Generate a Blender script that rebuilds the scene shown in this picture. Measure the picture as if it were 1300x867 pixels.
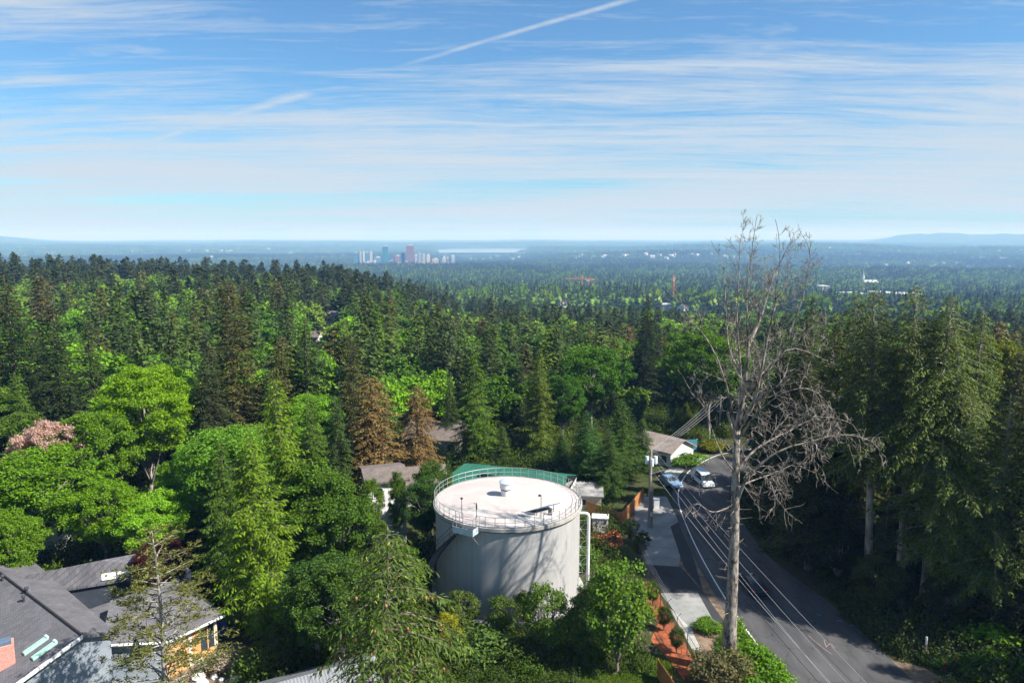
import bpy, bmesh, math, random
import numpy as np
from mathutils import Vector, Matrix

for _o in list(bpy.data.objects):
    bpy.data.objects.remove(_o)
SC = bpy.context.scene
COL = SC.collection
random.seed(11)
rng = np.random.default_rng(7)
rad = math.radians

# ------------------------------------------------------------------ camera
CAM_H = 38.0
PITCH = rad(8.07)
FPX = 928.0
cam_d = bpy.data.cameras.new('camera')
cam_d.sensor_width = 36.0
cam_d.lens = 36.0 * FPX / 1300.0
cam_d.clip_start = 0.5
cam_d.clip_end = 200000.0
cam = bpy.data.objects.new('camera', cam_d)
cam.location = (0, 0, CAM_H)
cam.rotation_euler = (math.pi / 2 - PITCH, 0, 0)
COL.objects.link(cam)
SC.camera = cam

# ------------------------------------------------------------------ light
SUN_EL = rad(46)
SUN_H = (0.935, -0.355)                      # horizontal direction towards the sun
_n = math.hypot(*SUN_H)
SUN_DIR = Vector((SUN_H[0] / _n * math.cos(SUN_EL), SUN_H[1] / _n * math.cos(SUN_EL), math.sin(SUN_EL)))
sun_d = bpy.data.lights.new('sun', 'SUN')
sun_d.energy = 5.0
sun_d.angle = rad(0.55)
sun_d.color = (1.0, 0.955, 0.88)
sun = bpy.data.objects.new('sun', sun_d)
sun.rotation_euler = (-SUN_DIR).to_track_quat('-Z', 'Y').to_euler()
COL.objects.link(sun)

SC.view_settings.view_transform = 'Standard'
SC.view_settings.look = 'None'
SC.view_settings.gamma = 1.0
SC.view_settings.use_curve_mapping = False
SC.view_settings.exposure = 1.05
SC.render.engine = 'CYCLES'
SC.cycles.max_bounces = 6
SC.cycles.diffuse_bounces = 2
SC.cycles.glossy_bounces = 2
SC.cycles.transmission_bounces = 3
SC.cycles.transparent_max_bounces = 6
SC.cycles.volume_bounces = 0
SC.cycles.use_denoising = True
SC.cycles.use_adaptive_sampling = True
SC.cycles.adaptive_threshold = 0.02


class NT:
    """tiny helper for node trees"""
    def __init__(s, tree):
        s.t = tree; s.t.nodes.clear()
    def n(s, typ, **kw):
        nd = s.t.nodes.new(typ)
        for k, v in kw.items():
            if k.startswith('i_'):
                key = k[2:]
                key = int(key) if key.isdigit() else key.replace('_', ' ')
                nd.inputs[key].default_value = v
            else:
                setattr(nd, k, v)
        return nd
    def l(s, a, b):
        s.t.links.new(a, b)
    def math(s, op, a, b=None, c=None, clamp=False):
        nd = s.t.nodes.new('ShaderNodeMath'); nd.operation = op; nd.use_clamp = clamp
        for i, v in enumerate((a, b, c)):
            if v is None: continue
            if isinstance(v, (int, float)): nd.inputs[i].default_value = v
            else: s.t.links.new(v, nd.inputs[i])
        return nd.outputs[0]
    def mix(s, fac, a, b, typ='MIX'):
        nd = s.t.nodes.new('ShaderNodeMix'); nd.data_type = 'RGBA'; nd.blend_type = typ
        for sock, v in ((nd.inputs[0], fac), (nd.inputs[6], a), (nd.inputs[7], b)):
            if isinstance(v, (int, float)): sock.default_value = v
            elif isinstance(v, tuple): sock.default_value = (*v[:3], 1)
            else: s.t.links.new(v, sock)
        return nd.outputs[2]
    def ramp(s, fac, stops, interp='LINEAR'):
        nd = s.t.nodes.new('ShaderNodeValToRGB'); cr = nd.color_ramp; cr.interpolation = interp
        while len(cr.elements) < len(stops): cr.elements.new(0.5)
        for e, (p, c) in zip(cr.elements, stops):
            e.position = p
            e.color = (c, c, c, 1) if isinstance(c, (int, float)) else (*c[:3], 1)
        s.t.links.new(fac, nd.inputs[0])
        return nd.outputs[0]
    def noise(s, vec, scale, detail=4, rough=0.55, dist=0.0):
        nd = s.t.nodes.new('ShaderNodeTexNoise')
        nd.inputs['Scale'].default_value = scale; nd.inputs['Detail'].default_value = detail
        nd.inputs['Roughness'].default_value = rough; nd.inputs['Distortion'].default_value = dist
        if vec is not None: s.t.links.new(vec, nd.inputs['Vector'])
        return nd.outputs[0]
    def mapping(s, vec, scale=(1, 1, 1), rot=(0, 0, 0), loc=(0, 0, 0)):
        nd = s.t.nodes.new('ShaderNodeMapping')
        nd.inputs['Scale'].default_value = scale; nd.inputs['Rotation'].default_value = rot
        nd.inputs['Location'].default_value = loc
        s.t.links.new(vec, nd.inputs['Vector'])
        return nd.outputs[0]


# ------------------------------------------------------------------ sky: Nishita air with high cirrus and two contrails
world = bpy.data.worlds.new('World')
SC.world = world
world.use_nodes = True
w = NT(world.node_tree)
sky = w.n('ShaderNodeTexSky', sky_type='NISHITA')
sky.sun_disc = False
sky.sun_elevation = SUN_EL
sky.sun_rotation = math.atan2(SUN_H[0], SUN_H[1]) % (2 * math.pi)
sky.altitude = 100
sky.air_density = 1.0
sky.dust_density = 0.4
sky.ozone_density = 2.0
tc = w.n('ShaderNodeTexCoord')
sep = w.n('ShaderNodeSeparateXYZ'); w.l(tc.outputs['Generated'], sep.inputs[0])
zc = w.math('MAXIMUM', sep.outputs[2], 0.012)
U = w.math('DIVIDE', sep.outputs[0], w.math('ADD', zc, 0.05))
V = w.math('DIVIDE', sep.outputs[1], w.math('ADD', zc, 0.05))
comb = w.n('ShaderNodeCombineXYZ'); w.l(U, comb.inputs[0]); w.l(V, comb.inputs[1])
pv = comb.outputs[0]
el = w.math('ARCSINE', sep.outputs[2])               # elevation in radians
# long thin fibres of cirrus (plane coordinates, so they converge with distance)
warp = w.n('ShaderNodeTexNoise'); warp.inputs['Scale'].default_value = 0.35; w.l(pv, warp.inputs['Vector'])
warpv = w.n('ShaderNodeVectorMath', operation='SCALE'); w.l(warp.outputs['Color'], warpv.inputs[0]); warpv.inputs['Scale'].default_value = 0.9
pw = w.n('ShaderNodeVectorMath', operation='ADD'); w.l(pv, pw.inputs[0]); w.l(warpv.outputs[0], pw.inputs[1])
f1 = w.noise(w.mapping(pw.outputs[0], scale=(0.16, 1.7, 1), rot=(0, 0, rad(-14))), 1.0, 9, 0.62, 0.4)
f2 = w.noise(w.mapping(pw.outputs[0], scale=(0.5, 3.6, 1), rot=(0, 0, rad(-34)), loc=(3, 1, 0)), 1.3, 8, 0.65, 0.3)
f3 = w.noise(w.mapping(pv, scale=(0.22, 0.38, 1), loc=(7.3, 2.0, 0)), 1.0, 4, 0.5, 0.2)
f4 = w.noise(w.mapping(pw.outputs[0], scale=(1.1, 5.2, 1), rot=(0, 0, rad(-40)), loc=(9, 4, 0)), 2.4, 10, 0.72, 0.8)
body = w.math('ADD', w.math('ADD', w.math('MULTIPLY', f1, 0.40), w.math('MULTIPLY', f2, 0.32)), w.math('MULTIPLY', f4, 0.28))
thr = w.math('MULTIPLY', w.math('SUBTRACT', f3, 0.5), 1.25)
body = w.math('ADD', w.math('MULTIPLY', w.math('SUBTRACT', body, 0.5), 2.1), 0.5)
cov = w.math('ADD', w.math('ADD', body, thr), 0.045)
# the veil is thicker low in the sky
low = w.ramp(w.math('MULTIPLY', el, 2.2, clamp=True), [(0.0, 0.16), (0.16, 0.24), (0.36, 0.12), (0.62, 0.07), (1.0, -0.05 + 0.05)])
cov = w.math('ADD', cov, w.math('SUBTRACT', low, 0.06))
cl = w.ramp(cov, [(0.36, 0.04), (0.50, 0.34), (0.64, 0.70), (0.85, 0.97)])
# little fair-weather puffs
pf = w.noise(w.mapping(pv, scale=(0.8, 1.0, 1), loc=(1.5, 8.2, 0)), 1.5, 6, 0.6)
puff = w.math('MULTIPLY', w.ramp(pf, [(0.57, 0.0), (0.70, 0.6)]), 0.9)
cl = w.math('MAXIMUM', cl, puff)
def contrail(p, q, width, strength, fade):
    """a straight trail between two points of the cloud plane"""
    (x0, y0), (x1, y1) = p, q
    L = math.hypot(x1 - x0, y1 - y0); tx, ty = (x1 - x0) / L, (y1 - y0) / L
    wob = w.math('MULTIPLY', w.math('SUBTRACT', w.noise(pv, 2.2, 4, 0.6), 0.5), width * 1.6)
    du = w.math('SUBTRACT', U, x0); dv = w.math('SUBTRACT', V, y0)
    along = w.math('ADD', w.math('MULTIPLY', du, tx), w.math('MULTIPLY', dv, ty))
    across = w.math('ADD', w.math('SUBTRACT', w.math('MULTIPLY', du, -ty), w.math('MULTIPLY', dv, -tx)), wob)
    g = w.math('SUBTRACT', 1.0, w.math('DIVIDE', w.math('ABSOLUTE', across), width), clamp=True)
    a = w.math('DIVIDE', along, L)
    e = w.ramp(a, [(0.0, 0.0), (fade, 1.0), (0.93, 1.0), (1.0, 0.0)])
    tex = w.ramp(w.noise(pv, 6.0, 6, 0.7), [(0.35, 0.55), (0.6, 1.0)])
    return w.math('MULTIPLY', w.math('MULTIPLY', w.math('POWER', g, 0.7), e), w.math('MULTIPLY', tex, strength))
cF = (0, math.cos(PITCH), -math.sin(PITCH)); cU = (0, math.sin(PITCH), math.cos(PITCH))
def ray(px, py):
    a = (px - 650) / FPX; b = (433.5 - py) / FPX
    return Vector((a, cF[1] + b * cU[1], cF[2] + b * cU[2]))
def cloudplane(px, py):
    d = ray(px, py).normalized()
    return d.x / (d.z + 0.05), d.y / (d.z + 0.05)
c1 = contrail(cloudplane(470, 96), cloudplane(850, -14), 0.030, 0.78, 0.45)
c2 = contrail(cloudplane(160, 190), cloudplane(402, 114), 0.09, 0.9, 0.2)
cl = w.math('MAXIMUM', cl, w.math('MAXIMUM', c1, c2))
up = w.math('MULTIPLY', w.math('ADD', el, 0.02), 30.0, clamp=True)
cl = w.math('MULTIPLY', cl, up)
bg1 = w.n('ShaderNodeBackground'); bg1.inputs['Strength'].default_value = 0.062
skyc = w.mix(1.0, sky.outputs[0], (0.55, 0.93, 1.18), 'MULTIPLY')
w.l(skyc, bg1.inputs['Color'])
bg2 = w.n('ShaderNodeBackground'); bg2.inputs['Strength'].default_value = 0.385
bg2.inputs['Color'].default_value = (0.80, 0.90, 1.0, 1)
ms = w.n('ShaderNodeMixShader'); w.l(cl, ms.inputs[0]); w.l(bg1.outputs[0], ms.inputs[1]); w.l(bg2.outputs[0], ms.inputs[2])
wo = w.n('ShaderNodeOutputWorld'); w.l(ms.outputs[0], wo.inputs[0])


# ------------------------------------------------------------------ placing helpers
def G(px, py, z=0.0):
    d = ray(px, py); t = (z - CAM_H) / d.z
    return Vector((d.x * t, d.y * t, z))
def AY(px, py, Y):
    d = ray(px, py); t = Y / d.y
    return Vector((d.x * t, Y, CAM_H + d.z * t))
def proj(x, y, z):
    v = (x, y, z - CAM_H)
    dep = v[1] * cF[1] + v[2] * cF[2]; up_ = v[1] * cU[1] + v[2] * cU[2]
    return 650 + FPX * v[0] / dep, 433.5 - FPX * up_ / dep
def sstep(a, b, x):
    t = np.clip((x - a) / (b - a), 0, 1); return t * t * (3 - 2 * t)
_RL = ([0, 130, 300, 520, 640, 760, 1500, 2500, 4300, 7000, 9500, 14000, 22000, 60000],
       [0, 0, -5, -5, -8, -22, -85, -106, -116, -118, -112, -60, -35, -35])
_RR = ([0, 130, 300, 600, 900, 1500, 2500, 4300, 7000, 9500, 14000, 22000, 60000],
       [0, 0, -13, -34, -52, -84, -104, -116, -118, -112, -60, -35, -35])
def ground(x, y):
    x = np.asarray(x, float); y = np.asarray(y, float)
    r = np.hypot(x, y); az = np.degrees(np.arctan2(x, y))
    k = sstep(-15, -4, az + 2 * np.sin(r / 90.0))
    z = np.interp(r, *_RL) * (1 - k) + np.interp(r, *_RR) * k
    roll = (np.sin(x / 170 + 1.3) * np.cos(y / 210 + .4) * 3.5 + np.sin(x / 61 + y / 83) * 1.5) * sstep(180, 500, r)
    roll2 = (np.sin(x / 900 + y / 1300 + 1) * 10 + np.sin(x / 530 - y / 700) * 8 + np.sin(x / 260 + y / 330) * 3) * sstep(1500, 4000, r)
    z = z + roll + roll2 * (1 - .5 * sstep(10000, 14000, r))
    z = z + 66 * np.exp(-((r - 7600) / 1000) ** 2) * sstep(1, 17, az) * (1 + .12 * np.sin(az * .6))                     # near wooded hill on the right
    z = z + 20 * np.exp(-((r - 3300) / 420) ** 2) * sstep(6, 18, az) - 22 * np.exp(-((r - 4300) / 500) ** 2) * sstep(6, 18, az)
    z = z + 30 * np.exp(-((r - 5400) / 600) ** 2) * sstep(0, 6, az) * (1 - sstep(14, 22, az)) + 34 * np.exp(-((r - 9500) / 900) ** 2) * (1 - sstep(-22, -12, az))
    lake = np.exp(-((az + 2.3) / 2.6) ** 4) * np.exp(-((r - 9100) / 1300) ** 4)
    z = z - 22 * np.exp(-((az + 2.3) / 3.6) ** 4) * np.exp(-((r - 6400) / 1300) ** 4)
    z = z * (1 - lake) + lake * -150
    far = sstep(13500, 17000, r)
    z = z + far * (sstep(25, 29, az) * (170 + 14 * np.sin(az * 2.1) + 7 * np.sin(az * 5.3)) +
                   sstep(-31.5, -36, az) * (135 + 14 * np.sin(az * 1.7)) + 3 * np.sin(az * .7))
    z = z + sstep(11000, 14000, r) * (9 * np.sin(az * .31 + 1) + 5 * np.sin(az * .9))
    return z
def gz(x, y): return float(ground(x, y))
def hit(px, py):
    """where the view line through a picture point meets the terrain"""
    d = ray(px, py); t = 60.0
    while t < 60000:
        p = d * t
        if CAM_H + p.z < gz(p.x, p.y): break
        t *= 1.006
    return Vector((p.x, p.y, gz(p.x, p.y)))

# ------------------------------------------------------------------ object helpers
def link(o, parent=None):
    COL.objects.link(o)
    if parent is not None: o.parent = parent
    return o
def empty(name, loc=(0, 0, 0), rz=0.0):
    o = bpy.data.objects.new(name, None); o.empty_display_size = 0.5
    o.location = loc; o.rotation_euler = (0, 0, rz)
    return link(o)
def tag(o, label=None, cat=None, group=None, kind=None):
    if label: o['label'] = label
    if cat: o['category'] = cat
    if group: o['group'] = group
    if kind: o['kind'] = kind
    return o
def mesh_np(name, verts, faces_list, mats=(), midx=None, smooth=False):
    """faces_list: list of int arrays (n,k)"""
    me = bpy.data.meshes.new(name)
    verts = np.ascontiguousarray(verts, dtype=np.float32)
    me.vertices.add(len(verts)); me.vertices.foreach_set('co', verts.ravel())
    tot = sum(f.size for f in faces_list); nf = sum(len(f) for f in faces_list)
    me.loops.add(tot); me.polygons.add(nf)
    me.loops.foreach_set('vertex_index', np.concatenate([f.ravel() for f in faces_list]).astype(np.int32))
    ls = np.concatenate([np.full(len(f), f.shape[1]) for f in faces_list])
    st = np.concatenate([[0], np.cumsum(ls)[:-1]]).astype(np.int32)
    me.polygons.foreach_set('loop_start', st)
    if midx is not None: me.polygons.foreach_set('material_index', np.asarray(midx, dtype=np.int32))
    if smooth: me.polygons.foreach_set('use_smooth', np.ones(nf, dtype=bool))
    for m in mats: me.materials.append(m)
    me.update(calc_edges=True); me.validate()
    return me

class MB:
    """collects plain shapes and links them as ONE mesh object"""
    def __init__(s): s.v = []; s.f = []
    def poly(s, pts):
        i = len(s.v); s.v += [tuple(p) for p in pts]; s.f.append(list(range(i, i + len(pts)))); return s
    def box(s, c, size, rz=0.0, M=None):
        hx, hy, hz = size[0] / 2, size[1] / 2, size[2] / 2
        R = Matrix.Rotation(rz, 3, 'Z') if M is None else M
        i = len(s.v); c = Vector(c)
        for x, y, z in ((-1,-1,-1),(1,-1,-1),(1,1,-1),(-1,1,-1),(-1,-1,1),(1,-1,1),(1,1,1),(-1,1,1)):
            s.v.append(tuple(c + R @ Vector((x * hx, y * hy, z * hz))))
        s.f += [[i+a for a in q] for q in ((0,3,2,1),(4,5,6,7),(0,1,5,4),(1,2,6,5),(2,3,7,6),(3,0,4,7))]
        return s
    def slab(s, pts, th, down=Vector((0, 0, -1))):
        pts = [Vector(p) for p in pts]; n = len(pts); i = len(s.v)
        s.v += [tuple(p) for p in pts] + [tuple(p + down * th) for p in pts]
        s.f.append(list(range(i, i + n))); s.f.append([i + n + k for k in range(n - 1, -1, -1)])
        for k in range(n):
            j = (k + 1) % n; s.f.append([i + k, i + n + k, i + n + j, i + j])
        return s
    def tube(s, path, radii, n=8, cap=True):
        path = [Vector(p) for p in path]
        if isinstance(radii, (int, float)): radii = [radii] * len(path)
        i = len(s.v); up = Vector((0, 0, 1))
        for k, p in enumerate(path):
            d = (path[min(k + 1, len(path) - 1)] - path[max(k - 1, 0)])
            if d.length < 1e-9: d = Vector((0, 0, 1))
            d.normalize()
            a = d.cross(up if abs(d.z) < .95 else Vector((1, 0, 0))).normalized(); b = d.cross(a)
            for q in range(n):
                t = 2 * math.pi * q / n
                s.v.append(tuple(p + (a * math.cos(t) + b * math.sin(t)) * radii[k]))
        for k in range(len(path) - 1):
            for q in range(n):
                r = (q + 1) % n
                s.f.append([i + k*n + q, i + k*n + r, i + (k+1)*n + r, i + (k+1)*n + q])
        if cap:
            s.f.append([i + q for q in range(n)][::-1]); m = i + (len(path) - 1) * n
            s.f.append([m + q for q in range(n)])
        return s
    def lathe(s, prof, n=32, c=(0, 0, 0), close=False):
        i = len(s.v); m = len(prof)
        for r, z in prof:
            for q in range(n):
                t = 2 * math.pi * q / n
                s.v.append((c[0] + r * math.cos(t), c[1] + r * math.sin(t), c[2] + z))
        for k in range(m - 1 + (1 if close else 0)):
            k2 = (k + 1) % m
            for q in range(n):
                r = (q + 1) % n
                s.f.append([i + k*n + q, i + k*n + r, i + k2*n + r, i + k2*n + q])
        if not close:
            if prof[0][0] > 0.001: s.f.append([i + q for q in range(n)][::-1])
            if prof[-1][0] > 0.001: s.f.append([i + (m-1)*n + q for q in range(n)])
        return s
    def build(s, name, mat, parent=None, smooth=False, bevel=0.0, auto=None):
        me = bpy.data.meshes.new(name); me.from_pydata([tuple(v) for v in s.v], [], s.f); me.update()
        bm = bmesh.new(); bm.from_mesh(me); bmesh.ops.recalc_face_normals(bm, faces=bm.faces)
        if bevel > 0: bmesh.ops.bevel(bm, geom=bm.edges[:], offset=bevel, segments=1, affect='EDGES', clamp_overlap=True)
        bm.to_mesh(me); bm.free()
        if smooth:
            for p in me.polygons: p.use_smooth = True
            if auto: me.set_sharp_from_angle(angle=rad(auto))
        me.materials.append(mat)
        return link(bpy.data.objects.new(name, me), parent)

# ------------------------------------------------------------------ materials
def base_mat(name):
    m = bpy.data.materials.new(name); m.use_nodes = True
    t = NT(m.node_tree); p = t.n('ShaderNodeBsdfPrincipled'); o = t.n('ShaderNodeOutputMaterial')
    t.l(p.outputs[0], o.inputs[0]); return m, t, p, o
def mat(name, col, col2=None, scale=1.0, rough=0.8, metal=0.0, bump=0.0, bscale=None, spec=0.3, detail=5, coord='Object', lo=.35, hi=.65, stretch=(1, 1, 1)):
    m, t, p, o = base_mat(name)
    c = t.n('ShaderNodeTexCoord'); v = t.mapping(c.outputs[coord], scale=stretch)
    if col2 is not None:
        f = t.ramp(t.noise(v, scale, detail, 0.6), [(lo, col), (hi, col2)])
        t.l(f, p.inputs['Base Color'])
    else:
        p.inputs['Base Color'].default_value = (*col, 1)
    p.inputs['Roughness'].default_value = rough; p.inputs['Metallic'].default_value = metal
    p.inputs['Specular IOR Level'].default_value = spec
    if bump > 0:
        b = t.n('ShaderNodeBump'); b.inputs['Strength'].default_value = bump
        t.l(t.noise(v, bscale or scale * 4, 5, 0.6), b.inputs['Height']); t.l(b.outputs[0], p.inputs['Normal'])
    return m
def leaf_mat(name, trans=0.3, spread=0.55, own=None, own2=None, rough=0.55):
    """foliage: tint from the object's own colour, each leaf or spray a little different"""
    m, t, p, o = base_mat(name)
    gi = t.n('ShaderNodeNewGeometry'); oi = t.n('ShaderNodeObjectInfo')
    ri = gi.outputs['Random Per Island']
    if own is None: c = oi.outputs['Color']
    else: c = t.ramp(oi.outputs['Random'], [(i / max(1, len(own) - 1), k) for i, k in enumerate(own)], 'LINEAR')
    val = t.ramp(ri, [(0.0, 1 - spread * .75), (0.5, 1.0), (1.0, 1 + spread)])
    c = t.mix(1.0, c, val, 'MULTIPLY')
    ri2 = t.math('FRACT', t.math('MULTIPLY', ri, 37.7))
    warm = t.mix(1.0, c, (1.45, 1.12, .55), 'MULTIPLY')
    c = t.mix(t.math('MULTIPLY', ri2, .45), c, warm)
    t.l(c, p.inputs['Base Color']); p.inputs['Roughness'].default_value = rough
    p.inputs['Specular IOR Level'].default_value = .10
    tr = t.n('ShaderNodeBsdfTranslucent'); t.l(t.mix(1.0, c, (1.35, 1.3, .5), 'MULTIPLY'), tr.inputs[0])
    mx = t.n('ShaderNodeMixShader'); mx.inputs[0].default_value = trans
    t.l(p.outputs[0], mx.inputs[1]); t.l(tr.outputs[0], mx.inputs[2]); t.l(mx.outputs[0], o.inputs[0])
    return m

M = {}
M['needle'] = leaf_mat('needles', .16, .6)
M['leaf'] = leaf_mat('leaves', .34, .45)
M['cedar'] = leaf_mat('cedar_sprays', .26, .5)
M['far_conifer'] = leaf_mat('far_needles', .1, .4, own=[(.022,.036,.012), (.034,.052,.014), (.05,.066,.018), (.028,.042,.016)])
M['far_leaf'] = leaf_mat('far_leaves', .25, .35, own=[(.10,.20,.018), (.14,.26,.02), (.075,.15,.02), (.16,.25,.03)])
M['bark'] = mat('bark', (.10,.075,.055), (.20,.165,.13), 3.0, .9, bump=.5, stretch=(1, 1, .25))
M['pale_bark'] = mat('pale_bark', (.13,.115,.095), (.38,.345,.29), 1.6, .85, bump=.6, stretch=(1, 1, .35), lo=.38, hi=.6)
M['deadwood'] = mat('deadwood', (.055,.042,.034), (.34,.295,.25), 3.2, .9, bump=1.0, bscale=9, stretch=(1, 1, .4), lo=.38, hi=.58, detail=9)
M['twig'] = mat('twig', (.20,.155,.12), (.38,.32,.26), 1.2, .9)
M['concrete_white'] = None

# ------------------------------------------------------------------ tree meshes
def rhombs(base, dirv, L, W, nrm=None, sag=0.0):
    """pointed four-sided leaves / needle sprays; every one an island of its own"""
    base = np.asarray(base, float); n = len(base)
    d = dirv / (np.linalg.norm(dirv, axis=1, keepdims=True) + 1e-9)
    if nrm is None: nrm = rng.normal(size=(n, 3)) * .6 + np.array([0, 0, 1.0])
    s = np.cross(d, nrm); s /= (np.linalg.norm(s, axis=1, keepdims=True) + 1e-9)
    L = np.broadcast_to(np.asarray(L, float), (n,))[:, None]; W = np.broadcast_to(np.asarray(W, float), (n,))[:, None]
    dz = np.zeros((n, 3)); dz[:, 2] = -sag
    mid = base + d * L * .48
    v = np.stack([base, mid + s * W / 2 + dz * L * .2, base + d * L + dz * L, mid - s * W / 2 + dz * L * .2], 1).reshape(-1, 3)
    return v, np.arange(4 * n).reshape(n, 4)

def tubes_np(paths, radii, nside=4):
    vs, fs, off = [], [], 0
    for P, R in zip(paths, radii):
        P = np.asarray(P, float); k = len(P)
        T = np.gradient(P, axis=0); T /= (np.linalg.norm(T, axis=1, keepdims=True) + 1e-9)
        ref = np.array([0, 0, 1.0]) if abs(T[0][2]) < .9 else np.array([1.0, 0, 0])
        A = np.cross(T, ref); A /= (np.linalg.norm(A, axis=1, keepdims=True) + 1e-9); B = np.cross(T, A)
        an = np.arange(nside) * 2 * math.pi / nside
        R = np.asarray(R, float)
        ring = P[:, None] + (A[:, None] * np.cos(an)[None, :, None] + B[:, None] * np.sin(an)[None, :, None]) * R[:, None, None]
        vs.append(ring.reshape(-1, 3))
        i = np.arange(k - 1)[:, None] * nside; q = np.arange(nside)[None]; r = (q + 1) % nside
        fs.append(np.stack([i + q, i + r, i + nside + r, i + nside + q], -1).reshape(-1, 4) + off)
        off += k * nside
    return np.concatenate(vs), np.concatenate(fs)

def conifer(H=28, R=4.2, base=.12, nb=170, leafL=.5, leafW=.15, ds=.33, style='fir', taper=.85, gap=.0, trunk_r=None, sticks=True, seed=0, tipup=0.0):
    """returns (crown mesh, trunk mesh) of a needle tree growing at the origin"""
    g = np.random.default_rng(seed)
    LB, LD, LL, LW, LN = [], [], [], [], []
    paths, prad = [], []
    tr = trunk_r or H * .0125
    lean = g.normal(size=2) * .012 * H
    kz = np.linspace(0, 1, 9)
    def axis(h):  return np.array([lean[0] * h * h + .1 * math.sin(h * 5 + seed), lean[1] * h * h + .1 * math.cos(h * 4 + seed), H * h])
    tp = np.array([axis(h) for h in kz])
    trad = tr * (1 - kz) ** .8 + .03
    trad[0] *= 1.35
    lump = g.uniform(.65, 1.2, size=(6, 5))
    az = g.uniform(0, 6.28)
    for i in range(nb):
        u = (i + g.uniform(0, 1)) / nb
        h = base + (1 - base) * (1 - (1 - u) ** 1.0) * .995
        if g.random() < gap: continue
        az += 2.4 + g.normal() * .25
        hh = (h - base) / (1 - base)
        prof = (1 - hh) ** taper * min(1, .45 + hh * 3.5)
        lm = lump[int(hh * 5.99), int((az % 6.283) / 6.284 * 5)]
        L = R * prof * lm * g.uniform(.75, 1.12) + .25
        p0 = axis(h)
        dh = np.array([math.cos(az), math.sin(az), 0])
        if style == 'fir':   e0, dr = .35 * hh + g.uniform(-.08, .12), .30
        elif style == 'cedar': e0, dr = .42 + g.uniform(-.1, .2), .85
        elif style == 'pine': e0, dr = .35 + g.uniform(-.2, .3), .15
        else: e0, dr = .2 + g.uniform(-.1, .15), .5
        S = np.arange(0, 1.001, 1 / 6.0)
        def pt(s):
            s = np.asarray(s)[..., None]
            zz = L * (e0 * s - dr * s ** 2 + tipup * s ** 4)
            side = np.array([-dh[1], dh[0], 0]) * (.12 * L * np.sin(s * 2.2 + az * 3) )
            return p0 + dh * s * L * .96 + np.array([0, 0, 1.0]) * zz + side * s
        if sticks:
            paths.append(pt(S[:6] if L > 1 else S[:4])); prad.append(np.linspace(.018 * L + .012, .008, len(paths[-1])))
        n = max(2, int(L / ds))
        s0 = .18 if style != 'pine' else .35
        ss = np.linspace(s0, 1, n) + g.uniform(-.5, .5, n) * ds / L * .6
        P = pt(ss); T = pt(ss + .02) - pt(ss - .02); T /= np.linalg.norm(T, axis=1, keepdims=True)
        for sd in (-1, 1):
            ang = g.uniform(.7, 1.15, n) * sd
            D = np.stack([T[:, 0] * np.cos(ang) - T[:, 1] * np.sin(ang), T[:, 0] * np.sin(ang) + T[:, 1] * np.cos(ang), T[:, 2] * .6], 1)
            tl = (.34 * L * np.clip(1.05 - ss, .08, 1) * g.uniform(.6, 1.25, n) + .22)
            m = np.maximum(1, np.round(tl / (leafL * .62)).astype(int))
            for j in range(int(m.max())):
                ok = m > j
                f = (j / np.maximum(m, 1))[ok]
                drp = {'fir': .16, 'cedar': .62, 'pine': .0, 'hemlock': .35}.get(style, .2)
                b = P[ok] + D[ok] * (tl[ok] * f)[:, None]
                b[:, 2] -= drp * tl[ok] * f ** 1.6
                d = D[ok].copy(); d[:, 2] -= drp * (0.4 + 1.5 * f)
                d += g.normal(size=d.shape) * .22
                LB.append(b + g.normal(size=b.shape) * .05); LD.append(d)
                LL.append(leafL * g.uniform(.7, 1.3, len(b))); LW.append(leafW * g.uniform(.7, 1.35, len(b)))
                nn = g.normal(size=b.shape) * .45; nn[:, 2] += 1; LN.append(nn)
        # the tip spray
        LB.append(pt(np.array([.96]))); LD.append(T[-1:]); LL.append(np.array([leafL * 1.1])); LW.append(np.array([leafW])); LN.append(np.array([[0, 0, 1.0]]))
        if style == 'pine':          # brushes of long needles at the twig ends
            nb2 = max(3, int(L * 5)); q = g.uniform(.4, 1.05, nb2)
            c = pt(q) + g.normal(size=(nb2, 3)) * np.array([.4, .4, .2]) * (.25 + .16 * L)
            for b in c:
                k = 9; dd = g.normal(size=(k, 3)); dd[:, 2] = np.abs(dd[:, 2]) * .7 + .1
                LB.append(np.repeat(b[None], k, 0)); LD.append(dd); LL.append(leafL * g.uniform(.6, 1.1, k)); LW.append(np.full(k, leafW)); LN.append(g.normal(size=(k, 3)))
    # leader
    for k in range(6):
        LB.append(axis(1 - .012 * k)[None]); LD.append(np.array([[g.normal() * .25, g.normal() * .25, 1.0]])); LL.append(np.array([leafL])); LW.append(np.array([leafW])); LN.append(np.array([[1.0, .2, 0]]))
    v, f = rhombs(np.concatenate(LB), np.concatenate(LD), np.concatenate(LL), np.concatenate(LW), np.concatenate(LN), .08)
    crown = (v, f)
    tv, tf = tubes_np([tp] + paths, [trad] + prad, 4)
    if True:
        tv0, tf0 = tubes_np([tp], [trad], 9)
        if paths:
            tv1, tf1 = tubes_np(paths, prad, 3); tv = np.concatenate([tv0, tv1]); tf = np.concatenate([tf0, tf1 + len(tv0)])
        else: tv, tf = tv0, tf0
    return crown, (tv, tf)

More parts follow.
